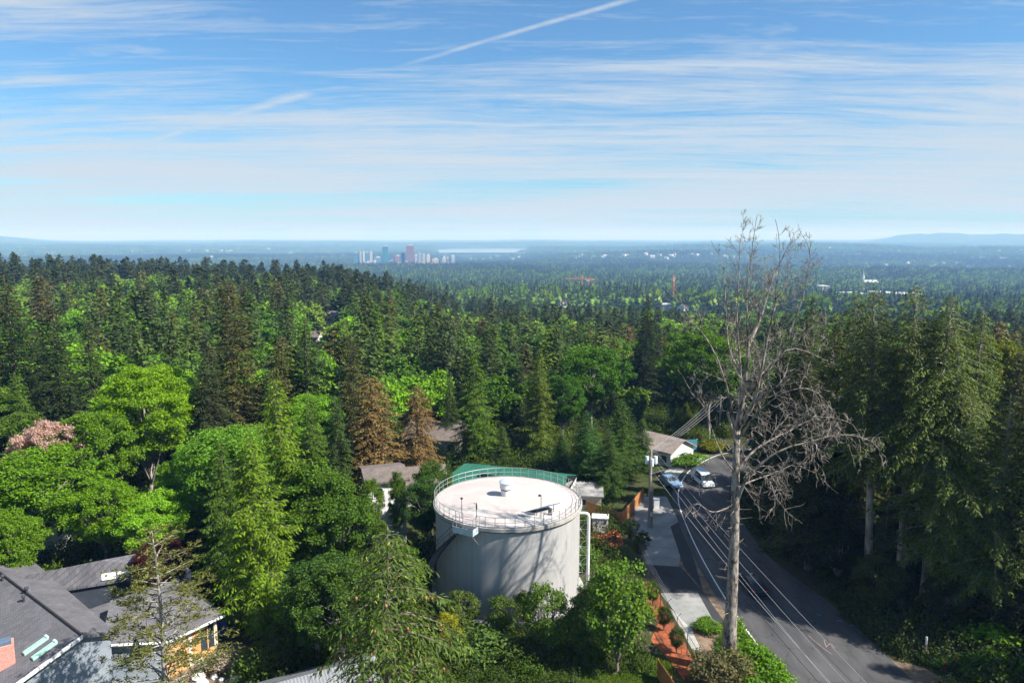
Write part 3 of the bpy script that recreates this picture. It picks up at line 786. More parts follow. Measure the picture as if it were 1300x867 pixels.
# ------------------------------------------------------------------ the water tank
TC = Vector((-0.45, 75.6, 0)); TR = 7.75; TZ = 10.25
def build_tank():
    root = empty('water_tank', (TC.x, TC.y, 0))
    tag(root, 'round white concrete water tank with railed pinkish white roof at the centre of the trees', 'water tank')
    wall = MB().lathe([(TR, -.3), (TR, 9.55)], 96).build('wall', M['tank_wall'], root, True, auto=40)
    MB().lathe([(TR + .55, -.3), (TR + .55, .28), (TR + .02, .30), (TR + .02, -.3)], 96, close=True).build('footing', M['concrete'], root, True, auto=30)
    MB().lathe([(TR - .02, 9.56), (TR + .17, 9.56), (TR + .17, 9.66), (TR - .02, 9.66)], 96, close=True).build('drip_band', M['dark_band'], root, True, auto=30)
    MB().lathe([(TR - .1, 9.67), (TR + .24, 9.67), (TR + .24, 10.02), (TR - .1, 10.02)], 96, close=True).build('rim', M['tank_trim'], root, True, auto=30)
    roof = MB().lathe([(TR - .12, 9.7), (TR - .12, 10.06), (TR - .55, 10.09), (TR - .9, 10.16), (3.5, 10.36), (.02, 10.44)], 96).build('roof', M['tank_roof'], root, True, auto=50)
    # railing: posts, two rails and a toe board
    for z_, r_ in ((1.1, .026), (.58, .022)):
        mb = MB(); n = 120; gap = (236, 247)
        path = [((TR + .1) * math.cos(rad(a)), (TR + .1) * math.sin(rad(a)), 10.02 + z_) for a in np.linspace(gap[1], gap[0] + 360, n)]
        mb.tube(path, r_, 6); mb.build('guard_rail', M['rail'], root)
    mb = MB()
    path = [((TR + .1) * math.cos(rad(a)), (TR + .1) * math.sin(rad(a))) for a in np.linspace(247, 236 + 360, 120)]
    for k in range(119):
        (x0, y0), (x1, y1) = path[k], path[k+1]; mb.poly([(x0, y0, 10.04), (x1, y1, 10.04), (x1, y1, 10.14), (x0, y0, 10.14)])
    mb.build('toe_board', M['rail'], root)
    for a in np.linspace(247, 236 + 360, 50):
        x, y = (TR + .1) * math.cos(rad(a)), (TR + .1) * math.sin(rad(a))
        MB().box((x, y, 10.02 + .56), (.05, .05, 1.12), rad(a)).build('rail_post', M['rail'], root)
    # roof vent
    vx, vy = -.15, .55
    v = MB().lathe([(.62, 0), (.62, .62), (.56, .64), (.56, .78), (.72, .80), (.72, 1.45)], 40, (vx, vy, 10.40)).build('roof_vent', M['white_pipe'], root, True, auto=30)
    MB().lathe([(.78, 1.40), (.80, 1.5), (.6, 1.68), (.25, 1.78), (.01, 1.80)], 40, (vx, vy, 10.40)).build('cap', M['light_panel'], v, True, auto=50)
    MB().lathe([(.575, .66), (.60, .67), (.60, .76), (.575, .77)], 40, (vx, vy, 10.40), close=True).build('mesh_band', M['dark_steel'], v)
    # hatch: a tilted blue-grey lid near the right front, with its small kerb
    h = MB().slab([(1.75, -4.35, 10.42), (4.3, -2.5, 10.44), (5.4, -3.5, 11.05), (2.9, -5.1, 11.0)], .07).build('hatch_lid', M['blue_panel'], root)
    MB().slab([(1.9, -4.4, 10.38), (3.9, -3.2, 10.38), (4.55, -3.75, 10.38), (2.75, -4.85, 10.38)], .22).build('hatch_frame', M['tank_trim'], root)
    for q_ in ((2.95, -4.92), (4.72, -3.78)): MB().tube([(*q_, 10.2), (*q_, 10.9)], .04, 6).build('hatch_strut', M['dark_steel'], h)
    MB().box((1.9, -5.3, 10.42), (1.2, .35, .08), rad(-22)).box((2.0, -5.1, 10.62), (1.3, .12, .05), rad(-22)).build('step_plate', M['galv'], root)
    MB().box((4.3, -4.6, 10.5), (.28, .3, .62), .3, ).build('control_box', M['dark_steel'], root)
    # instrument masts
    for (x, y, hgt, nm) in ((-4.6, -5.2, 1.95, 0), (-3.1, -5.5, 1.7, 1), (3.35, -5.6, 2.5, 2)):
        mbm = MB().tube([(x, y, 10.1), (x, y, 10.1 + hgt)], .035, 6)
        if nm == 2: mbm.tube([(x, y, 10.1 + hgt), (x - .12, y, 10.18 + hgt), (x - .18, y, 10.1 + hgt)], .035, 6)
        mst = mbm.build('mast', M['dark_steel'], root)
        if nm == 0: MB().lathe([(.05, 0), (.14, .05), (.14, .16), (.02, .22)], 12, (x, y, 10.08 + hgt)).build('beacon', M['dark_band'], mst)
        elif nm == 1: MB().box((x, y, 10.02 + hgt - .35), (.14, .14, .5)).box((x - .16, y, 10.1 + hgt - .1), (.3, .05, .05)).build('sensor', M['dark_steel'], mst)
        else: MB().lathe([(.03, 0), (.16, .03), (.14, .14), (.02, .2)], 12, (x - .14, y, 10.0 + hgt)).build('lamp_head', M['dark_band'], mst)
    # platform bracketed off the wall on the left front, with a sheet metal screen
    a = rad(241.5); rd = Vector((math.cos(a), math.sin(a), 0)); tg = Vector((-math.sin(a), math.cos(a), 0))
    def q(r, s, z): return rd * r + tg * s + Vector((0, 0, z))
    pf = MB().slab([q(TR + .2, -1.15, 9.62), q(TR + 1.35, -1.15, 9.62), q(TR + 1.35, 1.15, 9.62), q(TR + .2, 1.15, 9.62)], .07).build('platform', M['galv'], root)
    MB().slab([q(TR + 1.36, -1.15, 9.5), q(TR + 1.36, 1.15, 9.5), q(TR + 1.36, 1.15, 10.15), q(TR + 1.36, -1.15, 10.15)], .04, -rd).build('screen', M['light_panel'], pf)
    MB().slab([q(TR + .35, 1.16, 9.5), q(TR + 1.36, 1.16, 9.5), q(TR + 1.36, 1.16, 10.15), q(TR + .35, 1.16, 10.15)], .04, -tg).build('screen', M['light_panel'], pf)
    for s in (-1.0, 1.0):
        MB().tube([q(TR - .02, s, 9.5), q(TR + 1.3, s, 9.5), q(TR - .02, s, 8.1)], .05, 6).build('bracket', M['galv'], pf)
    mb = MB()
    for z_ in (10.7, 11.15):
        mb.tube([q(TR + .1, -1.15, z_), q(TR + 1.3, -1.15, z_), q(TR + 1.3, 1.15, z_), q(TR + .1, 1.15, z_)], .028, 6)
    for s, r_ in ((-1.15, 1.3), (0, 1.3), (1.15, 1.3), (-1.15, .1), (1.15, .1), (1.15, .7), (-1.15, .7)):
        mb.tube([q(TR + r_, s, 9.6), q(TR + r_, s, 11.15)], .028, 6)
    mb.build('handrail', M['rail'], pf)
    # stair curling down the shaded left side
    st = MB(); ra = MB(); hr = MB(); n = 44
    i0, i1, o0 = [], [], []
    for k in range(n):
        a_ = rad(236 - k * 1.55); z_ = 9.45 - k * .215
        for_ = Vector((math.cos(a_), math.sin(a_), 0)); tg_ = Vector((-math.sin(a_), math.cos(a_), 0))
        st.box(for_ * (TR + .62) + Vector((0, 0, z_)), (.85, .17, .03), a_)
        o0.append(for_ * (TR + 1.08) + Vector((0, 0, z_ - .02))); i0.append(for_ * (TR + .16) + Vector((0, 0, z_ - .02)))
    stn = st.build('stair', M['dark_steel'], root)
    MB().tube(o0, .07, 4).tube(i0, .07, 4).build('stringer', M['dark_steel'], stn)
    hr.tube([p_ + Vector((0, 0, 1.05)) for p_ in o0], .028, 6).tube([p_ + Vector((0, 0, .55)) for p_ in o0], .024, 6)
    for k in range(0, n, 4): hr.tube([o0[k], o0[k] + Vector((0, 0, 1.05))], .026, 6)
    hr.build('stair_rail', M['dark_steel'], stn)
    # overflow pipe down the right side, held off the wall by zigzag bracing
    a_ = rad(-8); for_ = Vector((math.cos(a_), math.sin(a_), 0)); x0 = TR + .95
    pp = [for_ * (TR - .05) + Vector((0, 0, 9.0)), for_ * (x0 - .3) + Vector((0, 0, 9.0)), for_ * (x0 - .08) + Vector((0, 0, 8.92)), for_ * x0 + Vector((0, 0, 8.68)), for_ * x0 + Vector((0, 0, 0))]
    pe = MB().tube(pp, .17, 16).build('overflow_pipe', M['white_pipe'], root, True, auto=50)
    zg = MB(); zs = np.linspace(8.2, .4, 9)
    for k, z_ in enumerate(zs):
        zg.tube([for_ * TR + Vector((0, 0, z_)), for_ * (x0 - .1) + Vector((0, 0, z_))], .02, 6)
        if k < len(zs) - 1:
            zz = (z_, zs[k+1]) if k % 2 else (zs[k+1], z_)
            zg.tube([for_ * TR + Vector((0, 0, zz[0])), for_ * (x0 - .1) + Vector((0, 0, zz[1]))], .02, 6)
    zg.build('pipe_brace', M['white_pipe'], pe)
    return root
build_tank()

# ------------------------------------------------------------------ houses and sheds
def window(mb_pts, parent, out, name='window', frame=M['white_trim']):
    """mb_pts: 4 corners of an opening on a wall; out: outward direction"""
    P = [Vector(q) for q in mb_pts]; out = Vector(out).normalized()
    w_ = MB().slab([p + out * .03 for p in P], .025, -out).build(name, M['glass'], parent)
    fr = MB()
    for k in range(4):
        a_, b_ = P[k], P[(k+1) % 4]; fr.tube([a_ + out * .035, b_ + out * .035], .06, 4)
    fr.build('frame', frame, w_)
    return w_

def gable_house(name, label, cx, cy, lx, ly, wall_h, rise, rz, wallm, roofm, group=None, cat='house', over=.45, chimney=False, nwin=3, windows=True, z=None, door=True, th=.22):
    """ridge runs along local x"""
    zz = gz(cx, cy) if z is None else z
    r = empty(name, (cx, cy, zz), rz); tag(r, label, cat, group)
    hx, hy = lx / 2, ly / 2
    mb = MB(); e = rise * 1.0
    mb.v = [(-hx,-hy,-2),(hx,-hy,-2),(hx,hy,-2),(-hx,hy,-2),(-hx,-hy,wall_h),(hx,-hy,wall_h),(hx,hy,wall_h),(-hx,hy,wall_h),(-hx,0,wall_h+e-.02),(hx,0,wall_h+e-.02)]
    mb.f = [[0,1,5,4],[2,3,7,6],[1,2,6,9,5],[3,0,4,8,7]]
    mb.build('wall', wallm, r)
    s = e / hy; oz = -over * s
    rf = MB()
    A_ = [(-hx-over, -hy-over, wall_h+oz+.03), (hx+over, -hy-over, wall_h+oz+.03), (hx+over, 0, wall_h+e+.03), (-hx-over, 0, wall_h+e+.03)]
    B_ = [(hx+over, hy+over, wall_h+oz+.03), (-hx-over, hy+over, wall_h+oz+.03), (-hx-over, 0, wall_h+e+.03), (hx+over, 0, wall_h+e+.03)]
    rf.slab([tuple(Vector(p) + Vector((0,0,th))) for p in A_], th).slab([tuple(Vector(p) + Vector((0,0,th))) for p in B_], th)
    roof = rf.build('roof', roofm, r)
    if windows:
        for sgn in (-1, 1):
            for k in range(nwin):
                x = -hx + lx * (k + .5) / nwin; y = sgn * hy
                q = [(x-.6, y, wall_h-1.9), (x+.6, y, wall_h-1.9), (x+.6, y, wall_h-.7), (x-.6, y, wall_h-.7)]
                window(q, r, (0, sgn, 0))
        for sgn in (-1, 1):
            x = sgn * hx; q = [(x, -.7, wall_h-1.9), (x, .7, wall_h-1.9), (x, .7, wall_h-.6), (x, -.7, wall_h-.6)]
            window(q, r, (sgn, 0, 0))
    if chimney:
        ch = MB().box((hx*.3, hy*.25, wall_h+e*.75+.5), (.9, .7, 1.9)).build('chimney', M['brick'], roof)
    return r, roof

# bottom left house, seen from its roof side: built from its own roof planes
def left_house():
    r = empty('house', (-36, 58, 0)); tag(r, 'large house with charcoal shingle roof, skylights and brick chimney behind the shaggy pine', 'house')
    O = Vector((-36, 58, 0))
    def L(v): return Vector(v) - O
    def slab(name, pts, th, m_, parent=r): return MB().slab([L(q) for q in pts], th).build(name, m_, parent)
    # main gable: ridge
    R0 = G(-95, 655, 6.6); R1 = G(104, 806, 6.6)
    d = (R1 - R0).normalized(); side = Vector((d.y, -d.x, 0))           # towards the camera's left
    if side.y > 0: side = -side
    W = 8.5; dz = 3.0
    E0 = R0 + side * W - Vector((0, 0, dz)); E1 = R1 + side * W - Vector((0, 0, dz))
    F0 = R0 - side * 5.4 - Vector((0, 0, 1.9)); F1 = R1 - side * 2.6 - Vector((0, 0, .92))
    front = slab('roof', [R0, R1, E1, E0], .25, M['shingle'])
    back = slab('roof', [R1 + Vector((0,0,.003)), R0 + Vector((0,0,.003)), F0, F1], .25, M['shingle'])
    MB().tube([L(R0 + Vector((0,0,.06))), L(R1 + Vector((0,0,.06)))], .11, 6).build('ridge_cap', M['dark_band'], front)
    # gable-end wall and its white board
    n = d
    gw = MB(); a_ = R1 - n * .5
    pts = [a_ + side * (W - .5) - Vector((0,0,dz - .05)), a_ - Vector((0,0,.3)), a_ - side * 2.3 - Vector((0,0,1.15))]
    bot = [Vector((q.x, q.y, -.5)) for q in pts]
    gw.poly([L(bot[0]), L(bot[1]), L(pts[1]), L(pts[0])]); gw.poly([L(bot[1]), L(bot[2]), L(pts[2]), L(pts[1])])
    gw.build('wall', M['blue_siding'], r)
    MB().slab([L(q) for q in (E1 + n*.02 + Vector((0,0,.03)), R1 + n*.02 + Vector((0,0,.03)), R1 + n*.02 - Vector((0,0,.3)), E1 + n*.02 - Vector((0,0,.3)))], .06, n).build('barge_board', M['white_trim'], r)
    # other walls
    w2 = MB()
    for q0, q1, z0, z1 in ((E0, E1, 3.3, 3.3), (F0, F1, 4.4, 5.4)):
        i_ = side * -.5 if q0 is E0 else side * .5
        a0, a1 = q0 + i_, q1 + i_ - n * .5
        w2.poly([L((a0.x, a0.y, -.5)), L((a1.x, a1.y, -.5)), L((a1.x, a1.y, z1)), L((a0.x, a0.y, z0))])
    w2.build('wall', M['blue_siding'], r)
    # two narrow skylights on the near slope, vents, chimney
    nrm = d.cross(side).normalized()
    if nrm.z < 0: nrm = -nrm
    sl = (side * W - Vector((0, 0, dz))).normalized()
    for px, py in ((47, 836), (58, 843)):
        c0 = G(px, py, 4.7)
        t_ = (c0 - R0).dot(side) / W; along = (c0 - R0).dot(d)
        c1 = R0 + d * along + (side * W - Vector((0,0,dz))) * t_
        w_ = MB(); R3 = Matrix((sl, d, nrm)).transposed()
        w_.box(L(c1 + nrm * .10), (1.9, .52, .2), M=R3); sk = w_.build('skylight', M['mint_glass'], front, bevel=.03)
        MB().box(L(c1 + nrm * .22 - sl * .85), (.18, .56, .1), M=R3).build('hood', M['light_panel'], sk)
    for px, py, s_ in ((32, 778, .3), (36, 770, .22), (5, 752, .2)):
        c0 = G(px, py, 5.3); t_ = (c0 - R0).dot(side) / W; along = (c0 - R0).dot(d)
        c1 = R0 + d * along + (side * W - Vector((0,0,dz))) * t_
        MB().tube([L(c1), L(c1 + Vector((0,0,.5)))], .10, 8).lathe([(.2, 0), (.16, .12), (.02, .16)], 10, tuple(L(c1 + Vector((0,0,.45))))).build('roof_vent', M['dark_steel'], front)
    cb = G(6, 850, 4.6)
    ch = MB().box(L((cb.x, cb.y, 4.6)), (1.5, 1.2, 4.4), rad(35)).build('chimney', M['brick'], r, bevel=.02)
    MB().box(L((cb.x, cb.y, 6.9)), (1.2, .95, .28), rad(35)).build('cap', M['blue_panel'], ch)
    # rear wing with three white skylights: its near slope over a dark wall
    A_, B_, C_, D_ = G(56, 752, 4.6), G(240, 722, 4.6), G(212, 695, 6.7), G(128, 711, 6.7)
    wing = slab('roof', [A_, B_, C_, D_, G(-10, 739, 6.2)], .22, M['shingle'])
    slab('roof', [C_ + Vector((0, 0, .003)), D_ + Vector((0, 0, .003)), D_ + Vector((-1.5, 4.5, -2)), C_ + Vector((0, 4.5, -2))][::-1], .22, M['shingle'])
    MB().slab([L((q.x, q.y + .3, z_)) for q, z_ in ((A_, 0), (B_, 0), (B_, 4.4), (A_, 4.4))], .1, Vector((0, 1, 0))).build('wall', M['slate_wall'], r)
    ex = (B_ - A_).normalized(); nz = (B_ - A_).cross(C_ - B_).normalized(); nz = nz if nz.z > 0 else -nz; ey3 = nz.cross(ex)
    for cx_, cy_ in ((138, 727), (158, 719.5), (176, 712)):
        d_ = ray(cx_, cy_); o_ = Vector((0, 0, CAM_H)); c0 = o_ + d_ * ((A_ - o_).dot(nz) / d_.dot(nz))
        s_ = MB().box(L(c0 + nz * .10), (1.25, 1.35, .22), M=Matrix((ex, ey3, nz)).transposed()).build('skylight', M['skylight'], wing, bevel=.05)
    # right wing: one broad slope down to a white gutter over the orange wall
    P0 = G(212, 814, 3.7); P1 = G(284, 780, 3.7); P2 = G(225, 735, 5.9); P3 = G(140, 762, 5.9); P4 = G(128, 818, 4.6)
    rw = slab('roof', [P0, P1, P2, P3, P4], .22, M['shingle'])
    fv = (P1 - P0).normalized(); out = Vector((fv.y, -fv.x, 0))
    MB().tube([L(P0 + out * .08 - Vector((0,0,.1))), L(P1 + out * .08 - Vector((0,0,.1)))], .12, 6).tube([L(P0 + out*.08 - Vector((0,0,.1))), L(P4 + out*.08 - Vector((0,0,.1)))], .12, 6).build('gutter', M['white_trim'], rw)
    MB().tube([L(P2 + Vector((0,0,.05))), L(P1 + Vector((0,0,.05)))], .07, 5).build('barge_board', M['dark_steel'], rw)
    inn = -out * .55
    def wl(s0, s1, z0, z1, m_, nm='wall', off=0.0):
        a0 = P0 + fv * s0 + inn + out * off; a1 = P0 + fv * s1 + inn + out * off
        return MB().slab([L((a0.x, a0.y, z0)), L((a1.x, a1.y, z0)), L((a1.x, a1.y, z1)), L((a0.x, a0.y, z1))], .12, -out).build(nm, m_, r)
    Lf = (P1 - P0).length
    wl(.0, Lf - .5, -.5, 3.55, M['orange_wall'])
    wl(Lf * .62, Lf * .86, .9, 3.3, M['glass'], 'window', .03)
    wl(Lf * .40, Lf * .46, -.5, 3.5, M['cream'], 'corner_board', .05)
    wl(Lf * .86, Lf * .92, -.5, 3.5, M['cream'], 'corner_board', .05)
    wl(Lf * .735, Lf * .75, .9, 3.3, M['orange_wall'], 'window_bar', .06)
    a0 = P4 + inn; a1 = P0 + inn
    MB().poly([L((a0.x, a0.y, -.5)), L((a1.x, a1.y, -.5)), L((a1.x, a1.y, 3.6)), L((a0.x, a0.y, 4.4))]).build('wall', M['blue_siding'], r)
    slab('roof', [G(98, 778, 4.25), G(142, 763, 4.6), G(131, 819, 4.25), G(110, 812, 4.25)], .2, M['shingle'])
    # return wall on the far side
    a0 = P1 + inn - fv * .5; a1 = P2 + inn * .2
    MB().poly([L((a0.x, a0.y, -.5)), L((a1.x, a1.y, -.5)), L((a1.x, a1.y, 5.4)), L((a0.x, a0.y, 3.5))]).build('wall', M['orange_wall'], r)
left_house()
# small grey roofed house at the bottom edge
c_ = G(405, 875, 3.2)
gable_house('garage', 'small building with grey ribbed metal roof, half hidden under the cone-bearing fir', c_.x - .2, c_.y + .4, 8.5, 6.5, 2.6, 1.6, rad(28), M['blue_siding'], M['seam_roof'], cat='garage', z=0, nwin=1)

# green metal roofed building behind the tank
def green_building():
    r = empty('green_roofed_hall', (3, 103, 0)); tag(r, 'low building with green ribbed metal roof just behind the water tank', 'building')
    O = Vector((3, 103, 0))
    R0 = G(590, 588, 5.6); R1 = G(720, 602.5, 5.6); dd = R1 - R0; s_ = Vector((dd.y, -dd.x, 0)).normalized()
    if s_.y > 0: s_ = -s_
    E0 = R0 + s_ * 8.5 - Vector((3.0, 0, 2.4)); E1 = R1 + s_ * 8.5 - Vector((-1.5, 0, 2.4)); B0 = R0 - s_ * 6 - Vector((0, 0, 1.9)); B1 = R1 - s_ * 6 - Vector((0, 0, 1.9))
    rf = MB().slab([q - O for q in (R0, R1, E1, E0)], .15).slab([q - O + Vector((0, 0, .002)) for q in (R1, R0, B0, B1)], .15).build('roof', M['green_metal'], r)
    mb = MB(); cs = [E0 - s_ * .6 + Vector((.7, 0, 0)), E1 - s_ * .6 - Vector((.7, 0, 0)), B1 + s_ * .6, B0 + s_ * .6]
    for k in range(4):
        a_, b_ = cs[k] - O, cs[(k+1) % 4] - O
        mb.poly([(a_.x, a_.y, -1), (b_.x, b_.y, -1), (b_.x, b_.y, b_.z - .1), (a_.x, a_.y, a_.z - .1)])
    mb.build('wall', M['pale_box'], r)
    for f in (.36, .52):      # two dark roof lights under small raised hoods
        c0 = R0 + dd * f + (E0 - R0) * .22; ex = dd.normalized(); ey = ((E0 - R0) - ex * (E0 - R0).dot(ex)).normalized(); nz = ex.cross(ey); nz = nz if nz.z > 0 else -nz
        h = MB().box(c0 - O + nz * .3, (2.6, 1.5, .45), M=Matrix((ex, ey, nz)).transposed()).build('roof_light', M['green_metal'], rf)
        MB().box(c0 - O + nz * .28 + ey * .78, (2.3, .06, .4), M=Matrix((ex, ey, nz)).transposed()).build('pane', M['glass'], h)
green_building()
# flat roofed shed right of the tank
def shed():
    c0 = G(738, 620, 2.8); r = empty('shed', (c0.x, c0.y, 0), rad(-6)); tag(r, 'grey flat-roofed shed with patchy roof to the right of the tank', 'shed')
    MB().box((0, 0, 1.25), (5.6, 4.6, 2.9)).build('wall', M['pale_box'], r)
    MB().slab([(-3.1, -2.7, 2.72), (3.1, -2.7, 2.72), (3.1, 2.7, 3.0), (-3.1, 2.7, 3.0)], .18).build('roof', mat('patched_flat_roof', (.13, .125, .12), (.34, .33, .32), .9, .9), r)
    window([(-.8, -2.3, 1.2), (.8, -2.3, 1.2), (.8, -2.3, 2.1), (-.8, -2.3, 2.1)], r, (0, -1, 0))
shed()
# a pale pump cabinet between fence and tank
c0 = G(762, 665, 1.0)
r = empty('pump_cabinet', (c0.x, c0.y, 0), rad(-8)); tag(r, 'small pale pump cabinet with flat lid beside the red mulch', 'cabinet')
MB().box((0, 0, .95), (2.0, 1.4, 2.1)).build('body', M['pale_box'], r, bevel=.03); MB().box((0, 0, 2.05), (2.2, 1.6, .1)).build('lid', M['white_wall'], r)
MB().box((0, -.72, .9), (.8, .04, 1.5)).build('door', M['white_wall'], r)

# other roofs that show between the trees
H = lambda px, py, z: G(px, py, z)
def sp(px, py, Y):  # spot on the ground below a picture point at depth Y
    v = AY(px, py, Y); return v.x, v.y, v.z
def roof_at(px, py, Y, **kw):
    x, y, z = sp(px, py, Y); g0 = gz(x, y)
    return x, y, g0
gable_house('house', 'tall white house showing between the light green trees left of the tank', *AY(487, 620, 90).xy, 4.6, 6.5, 8.2, .7, rad(18), M['white_wall'], M['brown_shingle'], nwin=2)
gable_house('house', 'grey roofed house behind the rust brown cedars', *G(556, 533, 5.5).xy, 10, 8, 3, 2.2, rad(-10), M['pale_box'], M['brown_shingle'])
gable_house('house', 'house with brown roof peeping over the trees left of the green metal roof', *G(527, 592, 5).xy, 8, 7, 3, 1.8, rad(15), M['pale_box'], M['brown_shingle'])
gable_house('house', 'tan roofed white bungalow at the head of the road, left side', *G(842, 553, 4.0).xy, 8, 6.5, 2.4, 1.6, rad(-48), M['white_wall'], M['tan_shingle'], nwin=3)
gable_house('house', 'white walled house between maple trunks at the left edge', *AY(22, 632, 84).xy, 9, 7, 4.2, 1.8, rad(5), M['white_wall'], M['brown_shingle'])
gable_house('house', 'grey roofed house glimpsed behind the bare lower trunks of the big firs', *G(1213, 655, 4).xy, 13, 9, 3, 2.4, rad(-25), M['brown_shingle'], M['seam_roof'])
gable_house('house', 'long pale house in the sun at the right edge', *G(1292, 632, 3).xy, 12, 8, 3, 1.6, rad(-70), M['white_wall'], M['tan_shingle'])

# ------------------------------------------------------------------ the bare dead tree by the road
def dead_tree():
    g = np.random.default_rng(5)
    B = G(924, 852); Y0 = B.y
    root = empty('dead_tree', (B.x, B.y, 0)); tag(root, 'tall leafless dead tree with pale trunk and curling bare branches beside the road', 'dead tree')
    O = np.array(B)
    def W(px, py, dy=0.0): return np.array(AY(px, py, Y0 + dy)) - O
    tr_pts = [np.array([0, 0, -.3]), W(927, 800), W(930, 740, .2), W(933, 660, .2), W(934, 600, .3), W(936, 545, .4)]
    MB().tube(tr_pts, [.85, .56, .46, .38, .32, .24], 16).build('trunk', M['deadwood'], root, True)
    thick = MB(); paths, radii = [], []
    def spl(pts, n=4):
        P = [np.array(p) for p in pts]; P = [2*P[0]-P[1]] + P + [2*P[-1]-P[-2]]; out = []
        for k in range(1, len(P)-2):
            for j in range(n):
                t_ = j/n; a,b,c,d = P[k-1:k+3]
                out.append(.5*((2*b)+(c-a)*t_+(2*a-5*b+4*c-d)*t_**2+(3*b-a-3*c+d)*t_**3))
        out.append(P[-2]); return np.array(out)
    def limb(pts, r0, r1, kids=0, style='up', klen=4.0):
        P = spl(pts); n = len(P); r0 *= 1.0
        P = P + g.normal(size=P.shape) * .05 * np.linspace(0, 1, n)[:, None]
        R_ = r1 + (r0 - r1) * (1 - np.linspace(0, 1, n)) ** 2.0; paths.append(P); radii.append(R_)
        for _ in range(kids):
            f = g.uniform(.18, .97); k = int(f * (n - 2)); p = P[k]; d = P[k+1] - P[k]; d /= np.linalg.norm(d)
            twig(p, d, R_[k] * g.uniform(.35, .6), klen * (1.15 - f * .75) * g.uniform(.5, 1.2), 2, style)
    def twig(p, d, r, L, depth, style):
        n = 7; az_ = g.uniform(0, 6.28)
        side = np.cross(d, [math.cos(az_), math.sin(az_), g.uniform(-.4, .4)]); side /= np.linalg.norm(side) + 1e-9
        v = d * g.uniform(.3, .8) + side * g.uniform(.6, 1.1); v /= np.linalg.norm(v)
        P = [p]; curl = np.array(g.normal(size=3)) * .13
        for k in range(n):
            if style == 'up': v = v + np.array([0, 0, .10]) + g.normal(size=3) * .10
            elif style == 'droop': v = v + np.array([0, 0, -.20 if k < 4 else .06]) + curl + g.normal(size=3) * .16
            else: v = v + np.array([0, 0, .10]) + g.normal(size=3) * .17
            v /= np.linalg.norm(v); P.append(P[-1] + v * L / n)
        P = np.array(P); r = max(min(r, .055), .016); R_ = np.linspace(r, .009, n + 1); paths.append(P); radii.append(R_)
        if depth > 0:
            for _ in range(int(3 + L * .7)):
                k = g.integers(1, n); dd = P[k+1 if k < n else k] - P[k-1]; dd /= np.linalg.norm(dd) + 1e-9
                twig(P[k], dd, R_[k] * .75, L * g.uniform(.3, .6), depth - 1, style)
    F = W(936, 545, .4)
    # upright leaders
    limb([F, W(944, 500), W(950, 440), W(948, 380, .5), W(955, 320, .3), W(961, 272)], .32, .022, 26, 'up', 3.4)
    limb([W(934, 600, .3), W(937, 540, 1.2), W(941, 480, 2.0), W(936, 420, 2.5), W(938, 350, 3), W(941, 300, 3), W(947, 282, 3)], .22, .02, 20, 'up', 3.2)
    limb([F, W(957, 510, -1), W(970, 450, -2), W(984, 380, -2.5), W(990, 320, -3), W(985, 280, -3)], .24, .02, 20, 'up', 3.2)
    limb([W(944, 500), W(975, 470, -1), W(1003, 420, -1.5), W(1022, 365, -2), W(1028, 320, -2), W(1012, 286, -2)], .19, .018, 20, 'up', 3.2)
    limb([W(950, 440), W(967, 400, 1.5), W(982, 350, 2), W(1002, 312, 2.5), W(1003, 292, 2.5)], .15, .018, 14, 'up', 2.8)
    limb([W(941, 480, 2.0), W(925, 440, 3), W(922, 390, 3.5), W(918, 340, 4), W(904, 305, 4)], .13, .018, 12, 'up', 2.8)
    limb([W(957, 510, -1), W(1000, 480, -3), W(1040, 440, -4), W(1048, 390, -4.5)], .12, .018, 10, 'up', 2.8)
    # arching limb on the left
    limb([W(934, 560, .3), W(925, 500, -1), W(903, 440, -2), W(880, 410, -2.5), W(866, 385, -3), W(856, 352, -3)], .13, .02, 12, 'level', 2.6)
    limb([W(934, 600, .3), W(915, 575, -1), W(895, 520, -2), W(880, 500, -2.4), W(862, 470, -3)], .09, .018, 8, 'level', 2.4)
    limb([W(934, 610, .3), W(905, 600, 1), W(880, 620, 1.5), W(862, 600, 2), W(850, 612, 2)], .07, .015, 9, 'droop', 2.4)
    limb([W(933, 640, .3), W(905, 650, -1), W(885, 640, -1.5), W(868, 660, -2)], .06, .015, 7, 'droop', 2.2)
    # long drooping limbs on the right
    limb([W(934, 640, .3), W(950, 605, -.5), W(985, 575, -1), W(1030, 560, -1.5), W(1070, 552, -2), W(1105, 560, -2.3), W(1122, 585, -2.5)], .19, .02, 26, 'droop', 4.6)
    limb([W(934, 600, .3), W(960, 570, 1), W(1000, 548, 1.5), W(1040, 530, 2), W(1075, 535, 2.5), W(1100, 560, 3)], .15, .02, 22, 'droop', 4.2)
    limb([W(936, 560, .4), W(965, 520, -1), W(1005, 495, -2), W(1040, 500, -2.5), W(1062, 530, -3)], .13, .02, 16, 'droop', 3.6)
    limb([W(934, 620, .3), W(955, 610, 1.5), W(985, 600, 3), W(1010, 590, 4), W(1035, 600, 5)], .11, .02, 14, 'droop', 3.6)
    limb([W(947, 500, 0), W(985, 455, 1), W(1010, 443, 1.5), W(1045, 455, 2), W(1060, 462, 2)], .10, .016, 9, 'level', 2.6)
    # the broken pale stub
    st = MB().tube([W(933, 560, .3), W(928, 540, -.4), W(924, 524, -.6)], [.14, .13, .11], 8).build('broken_stub', M['twig'], root)
    tv, tf = tubes_np(paths, radii, 5)
    c = link(bpy.data.objects.new('branches', mesh_np('branches', tv, [tf], [M['deadwood']], smooth=True)), root)
    # short spikes along the trunk
    pa, ra = [], []
